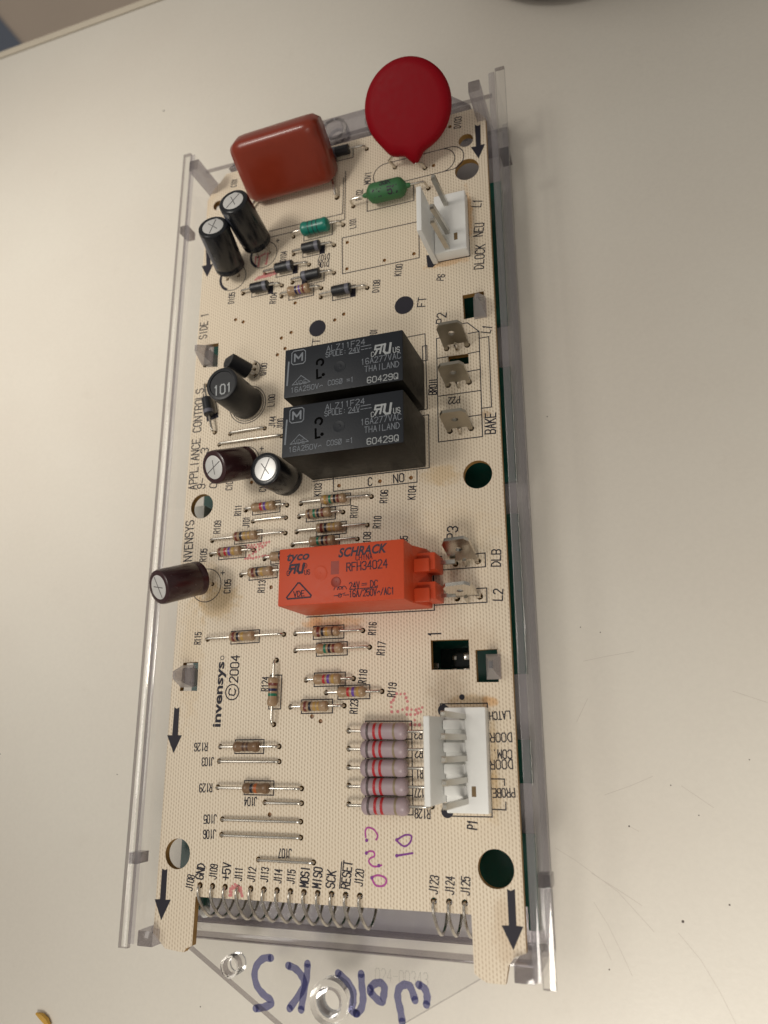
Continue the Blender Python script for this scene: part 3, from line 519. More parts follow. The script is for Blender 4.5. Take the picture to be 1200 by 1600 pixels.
for poly in ([(68.89,3.02), (69.60,2.71), (70.44,3.10), (70.42,-3.37), (71.74,-3.45), (69.61,-7.66), (67.55,-3.51), (68.93,-3.41)], [(-10.17,2.94), (-9.44,2.64), (-8.75,2.92), (-8.65,-3.44), (-7.31,-3.36), (-9.45,-7.67), (-11.55,-3.51), (-10.17,-3.42)],
             [(-9.93,38.60), (-9.18,38.22), (-8.49,38.58), (-8.41,32.12), (-7.29,32.11), (-9.25,28.02), (-11.38,32.12), (-10.00,32.12)], [(68.96,184.76), (69.72,184.12), (70.43,184.43), (70.30,178.07), (71.42,178.00), (69.57,174.01), (67.66,178.11), (69.04,177.95)],
             [(-10.29,167.13), (-8.92,167.02), (-8.26,160.36), (-7.34,160.30), (-9.08,156.40), (-11.14,160.38), (-9.63,160.38)]):
    silk.add([(*q, 0.03) for q in poly[::-1]], [tuple(range(len(poly)))])
# pen and stamp marks on the board
def pen_mark(pts, wd, mi, ends=True):
    mb = MB(); mb.stroke(pts, wd*.82, 0, z=.03); P('pen_stroke', mb, [(PURPLE, PINKPEN)[mi]], (pts[0][0], pts[0][1], 0), smooth=0)
pen = MB()
pen_mark([(39.34,11.36), (39.26,12.62), (39.84,13.26), (41.13,12.93), (41.99,11.83), (41.71,10.95)], 0.5, 1); pen_mark([(39.50,8.26), (40.21,8.66), (41.11,8.57), (41.28,7.78), (40.40,7.31), (40.05,6.68), (40.72,5.91), (41.71,5.77), (42.84,6.07)], 0.5, 1)
pen_mark([(40.72,3.65), (41.99,4.14), (43.53,3.80), (43.92,3.03), (43.22,2.21), (41.82,2.14), (41.12,2.73), (40.72,3.65)], 0.55, 1)
pen_mark([(46.23,11.06), (47.98,12.05), (49.37,11.97), (49.15,10.74), (47.96,9.90), (46.78,10.46), (46.23,11.06)], 0.5, 0); pen_mark([(46.21,8.05), (49.61,8.68)], 0.55, 0)
for q in ((39.56,10.75), (39.50,8.26), (42.27,5.98), (40.72,3.59), (46.23,11.06), (46.21,8.05)): pen.disc(q, 0.36, 0.06, 10, 0)
P('pen_dots', pen, [PURPLE], (35, 5, 0), smooth=0, kind='stuff')
st_ = MB()
def stamp_done():
    global st_
    P('ink_stamp', st_, [STAMP], tuple(st_.v[0]), smooth=0, kind='stuff'); st_ = MB()
def dots(pts, step=0.75, r=0.36):
    pts = [Vector(q) for q in pts]
    for i in range(len(pts)-1):
        n = max(1, int((pts[i+1]-pts[i]).length/step))
        for k in range(n+(i == len(pts)-2)):
            q = pts[i].lerp(pts[i+1], k/n); st_.disc((q.x+random.uniform(-.08, .08), q.y+random.uniform(-.08, .08)), r*random.uniform(.8, 1.1), 0.012+random.random()*0.004, 8)
dots([(45.25,36.89), (45.12,38.79), (46.45,40.67), (48.21,40.63), (48.92,39.00), (48.76,37.65), (46.72,36.88), (45.25,36.89)]); dots([(48.76,37.39), (50.78,37.09), (52.23,37.74)]); dots([(48.75,36.32), (50.48,36.16), (51.92,36.81)]); dots([(50.46,35.10), (49.59,34.18), (51.45,34.03)])
stamp_done()
dots([(7.38,77.21), (9.87,77.16), (12.32,77.45), (13.89,77.47)], .7); dots([(7.77,76.53), (10.25,76.49), (12.88,76.75)], .7); dots([(12.02,76.34), (10.31,75.35), (8.58,74.52)], .75); dots([(7.38,73.81), (9.68,73.79), (12.12,74.08), (14.56,74.05)], .7)
stamp_done()
dots([(7.59,-1.62), (7.67,-0.21), (8.73,0.62), (10.20,-0.07), (10.60,-1.58)], .5); dots([(7.91,-1.60), (8.15,-0.31), (9.08,0.12), (10.07,-0.59)], .5)
stamp_done()
dots([(5.97,156.77), (6.24,159.35)], .5); dots([(7.18,156.30), (7.43,159.29), (8.98,159.95)], .5); dots([(9.53,156.58), (9.98,159.72)], .5); dots([(6.38,152.25), (8.93,152.50), (11.26,152.59), (12.80,152.85)], .45); dots([(6.95,152.73), (9.49,152.98), (12.39,153.54)], .5)
stamp_done()

# components -----------------------------------------------------------
def lead(parent, pts, r=0.31, label=None, mats=TIN, seg=10):
    mb = MB(); mb.tube(pts, r, seg); return P('lead', mb, [mats], pts[0], parent)
def bend(h, d, z, sgn, far):
    """lead path from inside hole h up, over a rounded bend, along d*sgn to distance far"""
    h = Vector((h[0], h[1], 0)); d = Vector((d[0], d[1], 0))*sgn
    return [h+Vector((0, 0, -2.2)), h+Vector((0, 0, z*.35)), h+d*0.18+Vector((0, 0, z*.72)), h+d*0.55+Vector((0, 0, z*.95)), h+d*1.1+Vector((0, 0, z)), h+d*far+Vector((0, 0, z))]
RB = [(-3.25, 0.3), (-3.15, .85), (-2.9, 1.12), (-2.5, 1.2), (-1.95, 1.2), (-1.5, 1.03), (1.5, 1.03), (1.95, 1.2), (2.5, 1.2), (2.9, 1.12), (3.15, .85), (3.25, 0.3)]
def axial(name, h1, h2, prof, mats, z, bands=(), bandmesh=None, label=None, hole=0.62, lr=0.31, off=0.0):
    h1 = Vector(h1); h2 = Vector(h2); d = (h2-h1).normalized(); c = (h1+h2)/2+d*off; ln = (h2-h1).length
    for q in (h1, h2): HOLES.append((q.x, q.y, hole))
    mb = MB(); mb.lathe((c.x, c.y, z), (d.x, d.y, 0), prof, 20); o = P(name, mb, mats, (c.x, c.y, z), label=label)
    half = max(abs(p[0]) for p in prof)
    lead(o, bend(h1, d, z, 1, ln/2+off-half+0.3), lr); lead(o, bend(h2, d, z, -1, ln/2-off-half+0.3), lr)
    for pos, wd, cname in bands:
        def rad(x):
            for i in range(len(prof)-1):
                if prof[i][0] <= x <= prof[i+1][0]: return prof[i][1]+(prof[i+1][1]-prof[i][1])*(x-prof[i][0])/(prof[i+1][0]-prof[i][0])
            return prof[0][1]
        xs = [pos-wd/2+wd*k/4 for k in range(5)]
        b_ = MB(); pr_ = [(xs[0], rad(xs[0])-.05)]+[(x, rad(x)+0.025) for x in xs]+[(xs[-1], rad(xs[-1])-.05)]
        b_.lathe((c.x, c.y, z), (d.x, d.y, 0), pr_, 20); P('colour_band', b_, [BANDS[cname]], (c.x+d.x*pos, c.y+d.y*pos, z), o)
    return o
R_ = [  # hole, hole, band colours (position along body in mm), label
 ((6.90,86.27), (18.37,86.45), ((-.5, .6, 'red'), (.5, .6, 'violet'), (1.5, .7, 'gold')), 'small resistor above a bare jumper, red and violet bands, left of centre'),
 ((-2.23,79.16), (18.16,79.36), ((-2.2, .6, 'brown'), (-1.0, .6, 'black'), (0, .6, 'gold'), (1.2, .5, 'gold')), 'long-leaded resistor above the pink stamped letter'),
 ((-2.30,75.58), (9.76,75.72), ((-2.3, .6, 'brown'), (-.9, .6, 'red'), (.2, .6, 'violet'), (1.3, .7, 'gold')), 'red and violet banded resistor left of the pink stamped letter'),
 ((12.73,73.35), (23.79,73.49), ((-.4, .6, 'black'), (.7, .6, 'gold')), 'resistor half hidden under the left end of the orange relay, upper one'),
 ((6.53,69.75), (18.50,70.05), ((-1.7, .6, 'brown'), (-.6, .6, 'black'), (.6, .7, 'gold')), 'resistor half hidden by the left end of the orange relay, lower one'),
 ((22.10,86.40), (40.49,86.31), ((-1.9, .6, 'gold'), (-.7, .6, 'green'), (.5, .6, 'black'), (1.4, .6, 'brown')), 'green banded resistor nearest below the black relays'),
 ((21.71,83.14), (33.25,83.21), ((-2.2, .5, 'dark'), (-.9, .6, 'green'), (.1, .6, 'black'), (1.2, .6, 'brown')), 'short-leaded resistor, second below the black relays'),
 ((21.18,79.38), (39.46,79.43), ((-1.7, .6, 'brown'), (-.7, .6, 'black'), (.3, .6, 'gold'), (1.5, .5, 'gold')), 'resistor with gold bands, third below the black relays'),
 ((20.21,76.23), (36.97,76.28), ((-.9, .6, 'green'), (.3, .6, 'black'), (1.4, .6, 'brown')), 'green banded resistor just above the orange relay'),
 ((-1.88,54.48), (18.65,54.77), ((-2.0, .6, 'brown'), (-.9, .6, 'black'), (.3, .7, 'gold')), 'resistor with long leads below the yellowed stain'),
 ((21.61,54.79), (38.46,54.78), ((-1.7, .6, 'brown'), (-.7, .6, 'black'), (.3, .6, 'gold'), (1.8, .5, 'dark')), 'resistor just below the orange relay'),
 ((21.74,50.88), (40.10,50.97), ((-.9, .6, 'green'), (.2, .6, 'black'), (1.2, .6, 'brown')), 'green banded resistor, second below the orange relay'),
 ((24.66,44.13), (36.30,44.17), ((-.6, .6, 'red'), (.5, .6, 'violet'), (1.6, .7, 'gold')), 'red and violet banded resistor in the group of three, upper one'),
 ((29.72,41.20), (43.03,41.25), ((-.6, .6, 'red'), (.6, .6, 'violet'), (1.7, .7, 'gold')), 'red and violet banded resistor in the group of three, right one'),
 ((20.90,38.23), (34.11,38.30), ((-2.0, .6, 'brown'), (-.9, .6, 'black'), (.2, .6, 'gold'), (1.1, .5, 'gold')), 'brown and black banded resistor in the group of three, lowest'),
 ((17.00,48.86), (16.88,34.41), ((-1.6, .6, 'brown'), (-.4, .6, 'navy'), (.7, .6, 'green')), 'resistor standing lengthwise beside the copyright year'),
]
for a, b, bd, lb in R_:
    axial('resistor', a, b, RB, [TAN], 1.35, bd, label=lb); sbox(a, b, 7.6, 3.0)
for a, b, bd, lb in (((3.26,29.52), (18.41,29.62), ((-.5, .5, 'dark'), (.5, .5, 'dark')), 'all brown resistor, upper of two in the lower left'), ((3.19,20.66), (24.22,20.76), ((-.9, .6, 'black'), (.1, .7, 'orange')), 'brown resistor with orange band, lower of two in the lower left')):
    axial('resistor', a, b, RB, [DKTAN], 1.3, bd, label=lb); sbox(a, b, 7.4, 3.0)
q1, q2 = (14.63,145.28), (26.24,145.36)
axial('resistor', q1, q2, [(x*.98, r*1.1) for x, r in RB], [TAN], 1.5, ((-.6, .6, 'navy'), (.4, .5, 'violet'), (1.5, .6, 'brown')), label='tan resistor between the black diodes'); sbox(q1, q2, 7.2, 3.2)
BR = [(-5.05, .4), (-5.0, 1.35), (-4.6, 1.75), (-4.1, 1.85), (-3.2, 1.85), (-2.7, 1.72), (2.7, 1.72), (3.2, 1.85), (4.1, 1.85), (4.6, 1.7), (4.95, 1.3), (5.1, .4)]
for i, (a, b) in enumerate((((35.27,32.92), (53.56,32.71)), ((35.31,29.15), (53.49,29.07)), ((35.35,25.29), (53.41,25.34)), ((35.39,21.55), (53.62,21.67)), ((35.43,17.75), (53.96,17.80)))):
    axial('power_resistor', a, b, BR, [MAUVE], 2.0, ((-3.4, .55, 'grey'), (-1.9, .6, 'red'), (-.5, .6, 'red'), (2.5, .5, 'olive')), off=-0.15, label='mauve power resistor with two red bands, %s of five in a column' % ('topmost', 'second', 'middle', 'fourth', 'lowest')[i])
# diodes
DB = [(-2.6, .35), (-2.55, 1.2), (-2.4, 1.36), (1.2, 1.36), (2.4, 1.36), (2.55, 1.2), (2.6, .35)]
def diode(a, b, side, lb):
    a = Vector(a); b = Vector(b); d = (b-a).normalized(); c = (a+b)/2; z = 1.6
    o = axial('diode', a, b, DB, [BLACK], z, label=lb); r_ = MB(); r_.lathe((c.x, c.y, z), (d.x, d.y, 0), [(side*1.7-.5, 1.3), (side*1.7-.5, 1.385), (side*1.7+.5, 1.385), (side*1.7+.5, 1.3)], 20)
    P('polarity_band', r_, [GREYBAND], (c.x+d.x*side*1.7, c.y+d.y*side*1.7, z), o); sbox(a, b, 6.4, 3.3, side)
diode((17.80,157.56), (29.70,157.64), 1, 'black diode right below the teal choke'); diode((9.28,153.22), (22.52,153.28), 1, 'black diode beside the pink stamp'); diode((17.74,148.92), (29.84,149.16), -1, 'black diode with its ring on the left, above the tan resistor')
diode((2.81,148.61), (14.60,148.63), 1, 'black diode left of the tan resistor'); diode((26.19,142.65), (39.23,142.74), 1, 'black diode right of the tan resistor'); diode((24.58,186.21), (38.89,185.90), -1, 'black diode behind the red block capacitor')
diode((-6.68,122.66), (-3.44,108.55), 1, 'black diode tucked behind the drum inductor')
# teal choke and green resistor
q1, q2 = (17.61,163.15), (32.28,163.28)
ch = axial('axial_choke', q1, q2, [(-4.1, .35), (-4.0, 1.1), (-3.6, 1.75), (-3.0, 1.95), (-2.2, 1.8), (2.2, 1.8), (3.0, 1.95), (3.6, 1.75), (4.0, 1.1), (4.1, .35)], [TEAL], 2.1, ((-1.5, .22, 'black'), (-.2, .22, 'black'), (1.0, .22, 'black')), label='teal axial choke with thin black rings'); sbox(q1, q2, 8.4, 4.2)
q1, q2 = Vector((35.10,168.45)), Vector((56.07,168.54)); dd = (q2-q1).normalized(); cc = (q1+q2)/2
gr = axial('power_resistor', q1, q2, [(-6.6, .35), (-6.2, .6), (-5.5, .7), (-5.0, 1.5), (-4.3, 2.35), (-3.6, 2.6), (3.6, 2.6), (4.3, 2.35), (5.0, 1.5), (5.5, .7), (6.2, .6), (6.6, .35)], [GREENR], 3.0, label='green cement power resistor between the red disc and white plug'); sbox(q1, q2, 13, 5.2)
gt = MB(); nn = Vector((-dd.y, dd.x))
def gframe(x, y, zz):     # wrap print round the green cylinder
    t = y/2.6; return (cc.x+dd.x*x-nn.x*math.sin(-t)*(2.62+zz), cc.y+dd.y*x-nn.y*math.sin(-t)*(2.62+zz), 3.0+math.cos(t)*(2.62+zz))
text_on(gt, '1W 5%', (-3.3, -1.9), (3.4, -1.9), 1.8, .34, z=0.01, frame=gframe); text_on(gt, '33K', (-1.0, .5), (1.8, .5), 1.2, .28, z=0.01, frame=gframe); P('printed_marking', gt, [DKPRINT], (cc.x, cc.y, 3), gr)
# bare wire jumpers
for a, b, lb in (((9.09,83.17), (18.14,83.25), 'short jumper under the red and violet resistor'), ((3.16,26.34), (18.53,26.36), 'jumper below the upper brown resistor'), ((15.31,17.67), (24.31,17.72), 'shortest jumper in the lower left group'), ((4.78,13.87), (24.23,13.95), 'upper of two long parallel jumpers'), ((4.79,10.61), (24.32,10.72), 'lower of two long parallel jumpers'), ((14.27,5.91), (27.47,5.92), 'jumper just above the row of wire loops'), ((1.21,107.56), (11.26,107.73), 'shorter jumper below the drum inductor'), ((-1.86,104.98), (16.16,104.97), 'longer jumper below the drum inductor')):
    a = Vector(a); b = Vector(b); d = (b-a).normalized(); ln = (b-a).length; z = 0.75; p1 = bend(a, d, z, 1, ln*.3); p2 = bend(b, d, z, -1, ln*.3)
    mid = (a+b)/2; path = p1+[Vector((mid.x, mid.y, z+.12))]+p2[::-1]
    for q in (a, b): HOLES.append((q.x, q.y, .62))
    mb = MB(); mb.tube(path, 0.33, 10); P('jumper_wire', mb, [TIN], (mid.x, mid.y, 0), label=lb)
# edge wire loops running down to the lower board
for i in list(range(13))+[17, 18, 19]:
    x = i*3.175; HOLES.append((x, 0, .68)); y0 = 0.0
    jx = random.uniform(-.12, .12)
    pts = [(x, 0, -1.8), (x, -.05, .1), (x, -.45, .62), (x+jx*.3, -1.2, .78), (x+jx*.6, -2.4, .45), (x+jx, -4.0, -.7), (x+jx, -5.6, -2.3), (x+jx, -6.7, -3.9), (x+jx, -7.15, -5.3), (x+jx, -6.8, -7.0), (x+jx, -5.8, -8.6), (x, -4.3, -9.9), (x, -2.5, -10.5), (x, -.8, -10.7)]
    fine = []
    for k in range(len(pts)-1):
        p0, p1, p2, p3 = (Vector(pts[max(0, min(len(pts)-1, k+j))]) for j in (-1, 0, 1, 2))
        for t in (0, .5): fine.append(p1+0.5*((p2-p0)*t+(2*p0-5*p1+4*p2-p3)*t*t+(3*p1-p0-3*p2+p3)*t**3))
    fine.append(Vector(pts[-1])); mb = MB(); mb.tube(fine, 0.33, 10)
    P('wire_loop', mb, [TIN], (x, 0, 0), label=('wire loop in the long row over the notched edge, %s from the left' % 'first second third fourth fifth sixth seventh eighth ninth tenth eleventh twelfth thirteenth'.split()[i]) if i < 13 else 'wire loop in the group of three at the right, %s from the left' % ('first', 'second', 'third')[i-17])
# electrolytic capacitors
def ecap(base, top, r, mats, lb, gap, vent=20, spots=()):
    B = Vector(base); A = Vector(top); ax = (A-B).normalized(); ln = (A-B).length
    mb = MB(); mb.lathe(B, ax, [(0, r*.75), (0, r*.93), (.25, r), (1.2, r), (1.55, r*.955), (2.0, r*.955), (2.4, r), (ln-.7, r), (ln-.2, r*.96), (ln, r*.88), (ln, r*.72), (ln-.12, r*.68)], 40)
    o = P('electrolytic_capacitor', mb, mats, B, label=lb)
    tm = MB(); tm.lathe(A-ax*.3, ax, [(0, r*.2), (0, r*.69), (.24, r*.69), (.30, r*.62), (.31, r*.02)], 40); P('can_top', tm, [ALU], A, o)
    u = ax.orthogonal().normalized(); v = ax.cross(u); vm = MB(); a = math.radians(vent)
    for q in (0, 62):
        aa = a+math.radians(q); dv = u*math.cos(aa)+v*math.sin(aa); s0 = -.64 if q == 0 else -.42; s1 = .64 if q == 0 else .42
        vm.tube([A+dv*r*s0+ax*.015, A+dv*r*(s0+s1)/2+ax*.015, A+dv*r*s1+ax*.015], 0.10, 6)
    P('vent_score', vm, [plain('vent_grey', (0.16, 0.15, 0.15), .4, .6)], A, o)
    # pale polarity stripe down the sleeve
    sm = MB(); 
    toward = Vector((-0.55, -0.6, 0)); toward = (toward-ax*toward.dot(ax)).normalized(); sdv = ax.cross(toward)
    for k in range(6):
        a0 = -.26+k*.52/6; a1 = a0+.52/6; qs = []
        for aa, h in ((a0, 2.6), (a1, 2.6), (a1, ln-.75), (a0, ln-.75)): qs.append(B+ax*h+(toward*math.cos(aa)+sdv*math.sin(aa))*(r+.02))
        sm.add(qs, [(0, 1, 2, 3)])
    P('polarity_stripe', sm, [plain('sleeve_stripe', (0.05, 0.055, 0.075), .35)], B, o)
    for s in (-1, 1):
        h = (gap[0]+s*1.75, gap[1]+(.2 if s > 0 else -.2)); HOLES.append((h[0], h[1], .5)); pb = B+u*0+Vector((s*1.75, 0, 0)); pb = pb-ax*(pb-B).dot(ax)
        lead(o, [Vector((h[0], h[1], -2)), Vector((h[0], h[1], .2)), Vector((h[0], h[1], .2)).lerp(pb, .5), pb+ax*.4], .25)
    return o
ecap((0.1, 155.8, 3.0), (2.3, 159.2, 16.1), 4.1, [BLACKGLOSS], 'black electrolytic capacitor at the upper left, leaning, the nearer of two', (-0.72,154.49), 35)
ecap((8.1, 161.6, 3.0), (8.8, 164.2, 17.6), 4.1, [BLACKGLOSS], 'black electrolytic capacitor leaning in front of the red block capacitor', (8.60,159.63), 10)
ecap((8.6, 97.6, 3.5), (5.3, 93.4, 13.4), 4.1, [BROWNSLV], 'brown electrolytic capacitor beside a black one, left of the relays', (6.02,99.36), -20)
ecap((18.4, 92.9, .4), (17.9, 92.3, 11.2), 4.15, [BLACKGLOSS], 'black electrolytic capacitor with bright top, touching the lower black relay', (17.47,93.58), 20)
ecap((-1.6, 68.6, 5.6), (-6.0, 64.8, 15.6), 4.1, [BROWNSLV], 'brown electrolytic capacitor leaning far over the left edge of the board', (-3.14,67.84), 65)
# drum inductor and transistor
dc = (6.0, 115.2); mb = MB(); mb.lathe((*dc, .4), (0, 0, 1), [(0, 3.6), (0, 4.2), (.3, 4.4), (12.2, 4.4), (12.7, 4.25), (12.85, 3.95), (12.85, 3.45), (12.55, 3.3), (12.55, .5)], 44)
ind = P('drum_inductor', mb, [BLACK], (*dc, .4), label='black drum inductor marked 101')
tx = MB(); text_on(tx, '101', (3.83,113.65), (8.65,113.92), 2.5, .34, z=12.97); P('printed_marking', tx, [WHITEPRINT], (*dc, 13), ind)
TX = [Vector((6.9, 123.6, 2.6)), Vector((4.1, 124.7, 7.6))]; axv = (TX[1]-TX[0]).normalized(); uv_ = Vector((-.15, -1, 0)); uv_ = (uv_-axv*uv_.dot(axv)).normalized(); sv = axv.cross(uv_)
mb = MB(); prof = [(2.3*math.cos(math.radians(t)), 2.3*math.sin(math.radians(t))) for t in range(-35, 216, 15)]; n = len(prof)
vs = [TX[0]+sv*a+uv_*b for a, b in prof]+[TX[1]+sv*a+uv_*b for a, b in prof]; mb.add(vs, [tuple(range(n)), tuple(range(2*n-1, n-1, -1))]+[(i, i+n, (i+1) % n+n, (i+1) % n) for i in range(n)])
tr = P('transistor', mb, [BLACK], TX[0], label='black three-legged transistor leaning behind the drum inductor')
hq = Vector((7.71,124.99)); 
for s in (-1, 0, 1):
    h = (hq.x+abs(s)*.0-.2*(s == 0), hq.y+s*1.6); HOLES.append((*h, .45)); lead(tr, [Vector((*h, -2)), Vector((*h, .6)), TX[0]+sv*s*1.1+axv*.2], .22)
# red film capacitor: flattened dipped block leaning back
W_, H_, T_ = 25.6, 17.0, 8.6
lean = math.radians(29); o_ = Vector((18.1, 174.0, 2.9)); ux = Vector((1, .0, .035)).normalized(); uu = Vector((0, math.sin(lean), math.cos(lean))); un = ux.cross(uu)   # un faces front/up
mb = MB(); ring_n = 28; st = []
for k in range(15):
    t = k/14*2-1; x = t*W_/2; e = (1-abs(t)**12)**.36 if abs(t) < 1 else 0.0; ins = 1-(1-e)*.26
    for j in range(ring_n):
        a = 2*math.pi*j/ring_n; ca, sa = math.cos(a), math.sin(a); px = math.copysign(abs(ca)**.30, ca)*H_/2*(ins if abs(t) < 1 else .86); py = math.copysign(abs(sa)**.52, sa)*T_/2*(ins if abs(t) < 1 else .74)
        st.append(o_+ux*x+uu*(H_/2+px)+Vector(un)*(-py)-Vector(un)*(T_/2))
fs = [(i*ring_n+j, i*ring_n+(j+1) % ring_n, (i+1)*ring_n+(j+1) % ring_n, (i+1)*ring_n+j) for i in range(14) for j in range(ring_n)]; fs += [tuple(range(ring_n-1, -1, -1)), tuple(range(14*ring_n, 15*ring_n))]
mb.add(st, [f[::-1] for f in fs]); fc = P('film_capacitor', mb, [REDCAP], o_, label='big dark red block capacitor at the upper left', smooth=60)
for s, hq in ((1, (30.30,172.49)), (-1, (2.11,173.03))):
    h = Vector((*hq, 0)); HOLES.append((h.x, h.y, .7)); e = o_+ux*s*11.4-Vector(un)*(T_*.5)+uu*.8; lead(fc, [h+Vector((0, 0, -2)), h+Vector((0, 0, 1.2)), e], .4)
# crimson disc varistor
wv = Vector((.985, -.17, 0)).normalized(); up_ = Vector((.08, .83, .55)); up_ = (up_-wv*up_.dot(wv)).normalized(); nv = wv.cross(up_)
if nv.z < 0: nv = -nv
dcn = Vector((54.0, 185.6, 10.8)); mb = MB(); RD = 11.6; NS = 72
def rim(a):       # outline: round above, drawn down to a point at one leg and a small bump at the other
    g = lambda c, w_: math.exp(-(((a-c+math.pi) % (2*math.pi)-math.pi)/w_)**2)
    return RD*(1-.035*math.sin(a)**2)+2.5*g(math.radians(-83), .15)+.9*g(math.radians(-112), .22)
rows = [(-2.1, .02), (-2.1, .78), (-1.9, .88), (-1.3, .965), (-.4, 1.0), (.4, 1.0), (1.3, .965), (1.9, .88), (2.1, .78), (2.18, .4), (2.2, .02)]
vs = []
for h, k in rows:
    for q in range(NS):
        a = 2*math.pi*q/NS; rr_ = (RD*k if k < .8 else RD*.8+(rim(a)-RD*.8)*(k-.8)/.2)
        th = h*(1-.55*max(0, (rr_-RD)/3.0)); vs.append(dcn+(wv*math.cos(a)+up_*math.sin(a))*rr_+nv*th)
fs = [(i*NS+q, i*NS+(q+1) % NS, (i+1)*NS+(q+1) % NS, (i+1)*NS+q) for i in range(len(rows)-1) for q in range(NS)]
fs += [tuple(range(NS-1, -1, -1)), tuple(range((len(rows)-1)*NS, len(rows)*NS))]; mb.add(vs, fs); mv = P('disc_varistor', mb, [MOVRED], dcn, label='large crimson disc component leaning over the far edge', smooth=60)
for hq, a_, pr_ in (((46.95,177.59), -112, [(-.55, 0.5, 1.0)]), ((55.26,175.06), -83, [(.5, -.3, .5)])):
    h = Vector((*hq, 0)); HOLES.append((h.x, h.y, .6)); a_ = math.radians(a_); dv = wv*math.cos(a_)+up_*math.sin(a_); e = dcn+dv*(rim(a_)-.5)
    mid = (h+e)/2+Vector((-1.3 if a_ < -1.7 else .3, .3, .3)); lead(mv, [h+Vector((0, 0, -2)), h+Vector((0, 0, .7)), mid, e+dv*.3, e-dv*2], .38)
# black relays
def relay(y0, lb):
    X0, X1, Y0, Y1, ZR = 25.25, 54.2, 91.9+y0, 104.25+y0, 17.4
    mb = MB(); mb.box(X0, X1, Y0, Y1, .5, ZR, 0, .35, side=1); o = P('power_relay', mb, [RELAYBLK, RELAYSIDE], ((X0+X1)/2, (Y0+Y1)/2, .5), label=lb)
    tx = MB(); z = ZR+.02
    def t(s, a, b, h=1.45, w=.17, mi=0): text_on(tx, s, (a[0], a[1]+y0), (b[0], b[1]+y0), h*.92, w*.92, mi, z=z)
    t('ALZ11F24', (35.88,102.70), (45.19,102.85)); t('SPULE:', (35.72,101.17), (40.73,101.21), 1.3); t('24V', (41.41,101.19), (44.01,101.19), 1.3)
    def ln(*pts, w=.16, mi=0): tx.ribbon([(x, y+y0) for x, y in pts], w, mi, z=z)
    ln((41.42,100.45), (43.92,100.47)); ln((44.37,101.74), (46.63,101.79)); ln((44.37,100.98), (44.98,100.97)); ln((45.28,101.00), (45.88,100.99)); ln((46.18,101.00), (46.78,101.01))
    # recognised-component mark: mirrored R joined to U
    ln((48.86,99.34), (49.31,101.31), (47.82,101.31), (47.67,100.42), (48.86,100.39), w=.42, mi=1); ln((48.27,100.33), (47.67,99.21), w=.42, mi=1); ln((50.05,101.31), (49.75,99.66), (50.19,99.07), (51.07,99.09), (51.38,101.31), w=.5, mi=1); ln((49.31,101.34), (50.05,101.31), w=.42, mi=1)
    t('C', (46.78,99.34), (47.38,99.36), 1.2, mi=1); t('US', (51.95,99.49), (53.41,99.50), 1.3, .19, mi=1)
    t('16A277VAC', (44.38,97.87), (53.67,97.97), 1.5); t('THAILAND', (45.23,95.97), (53.24,95.96), 1.5); t('60429Q', (45.85,93.18), (52.98,93.12), 1.5, .2, 1)
    t('COS@ =1', (36.39,94.04), (42.55,93.98), 1.3); t('16A250V~', (27.09,93.64), (35.01,93.69), 1.3)
    tri = [(27.39,94.94), (29.58,97.03), (31.87,95.10)]; ln(*(tri+[tri[0]]), w=.16); t('VDE', (28.32,95.28), (31.00,95.28), 1.1, .13)
    c = (28.79,101.81); s = 1.75; k = .5; rr = [(c[0]+a, c[1]+b) for a, b in ((-s+k, -s), (s-k, -s), (s, -s+k), (s, s-k), (s-k, s), (-s+k, s), (-s, s-k), (-s, -s+k), (-s+k, -s))]; ln(*rr, w=.22, mi=0)
    ln((c[0]-.95, c[1]-.9), (c[0]-.95, c[1]+.85), (c[0], c[1]-.3), (c[0]+.95, c[1]+.85), (c[0]+.95, c[1]-.9), w=.42, mi=0)
    ln((26.32,100.88), (26.08,95.11), w=.4)
    P('printed_marking', tx, [SILVERPRINT, WHITEPRINT], (40, 98+y0, z), o, smooth=0)
    dk = MB(); c0 = Vector((34.26,99.52)); c1 = Vector((34.24,96.83)); dk.ribbon([(x, y+y0) for x, y in arc(c0, .8, -60, 200, 10)], .5, z=z); dk.ribbon([(c1.x-.7, c1.y+.9+y0), (c1.x-.6, c1.y-1.2+y0), (c1.x+.3, c1.y-1.1+y0)], .5, z=z); dk.disc((c1.x+.9, c1.y-.5+y0), .42, z); P('recess_shade', dk, [DARKHOLE], (c0.x, c0.y+y0, z), o, smooth=0)
    cm = Vector((39.09,97.70)); r_ = MB(); r_.lathe((cm.x, cm.y+y0, ZR-.1), (0, 0, 1), [(0, 1.5), (.14, 1.5), (.16, 1.35), (.125, 1.2), (.125, .5), (.2, .4), (.2, .02)], 28); P('gate_mark', r_, [RELAYBLK], (cm.x, cm.y+y0, ZR), o)
    for hx, hy in ((27.5, 2.4), (27.5, 9.9), (45.5, 6), (52, 6)):
        pn = MB(); pn.box(hx-.4, hx+.4, Y0+hy-.3, Y0+hy+.3, -2, .6); P('pin', pn, [TIN], (hx, Y0+hy, 0), o)
relay(0.0, 'black power relay, lower of the two above the orange relay'); relay(14.55, 'black power relay, upper of the pair, next to the round black dot')
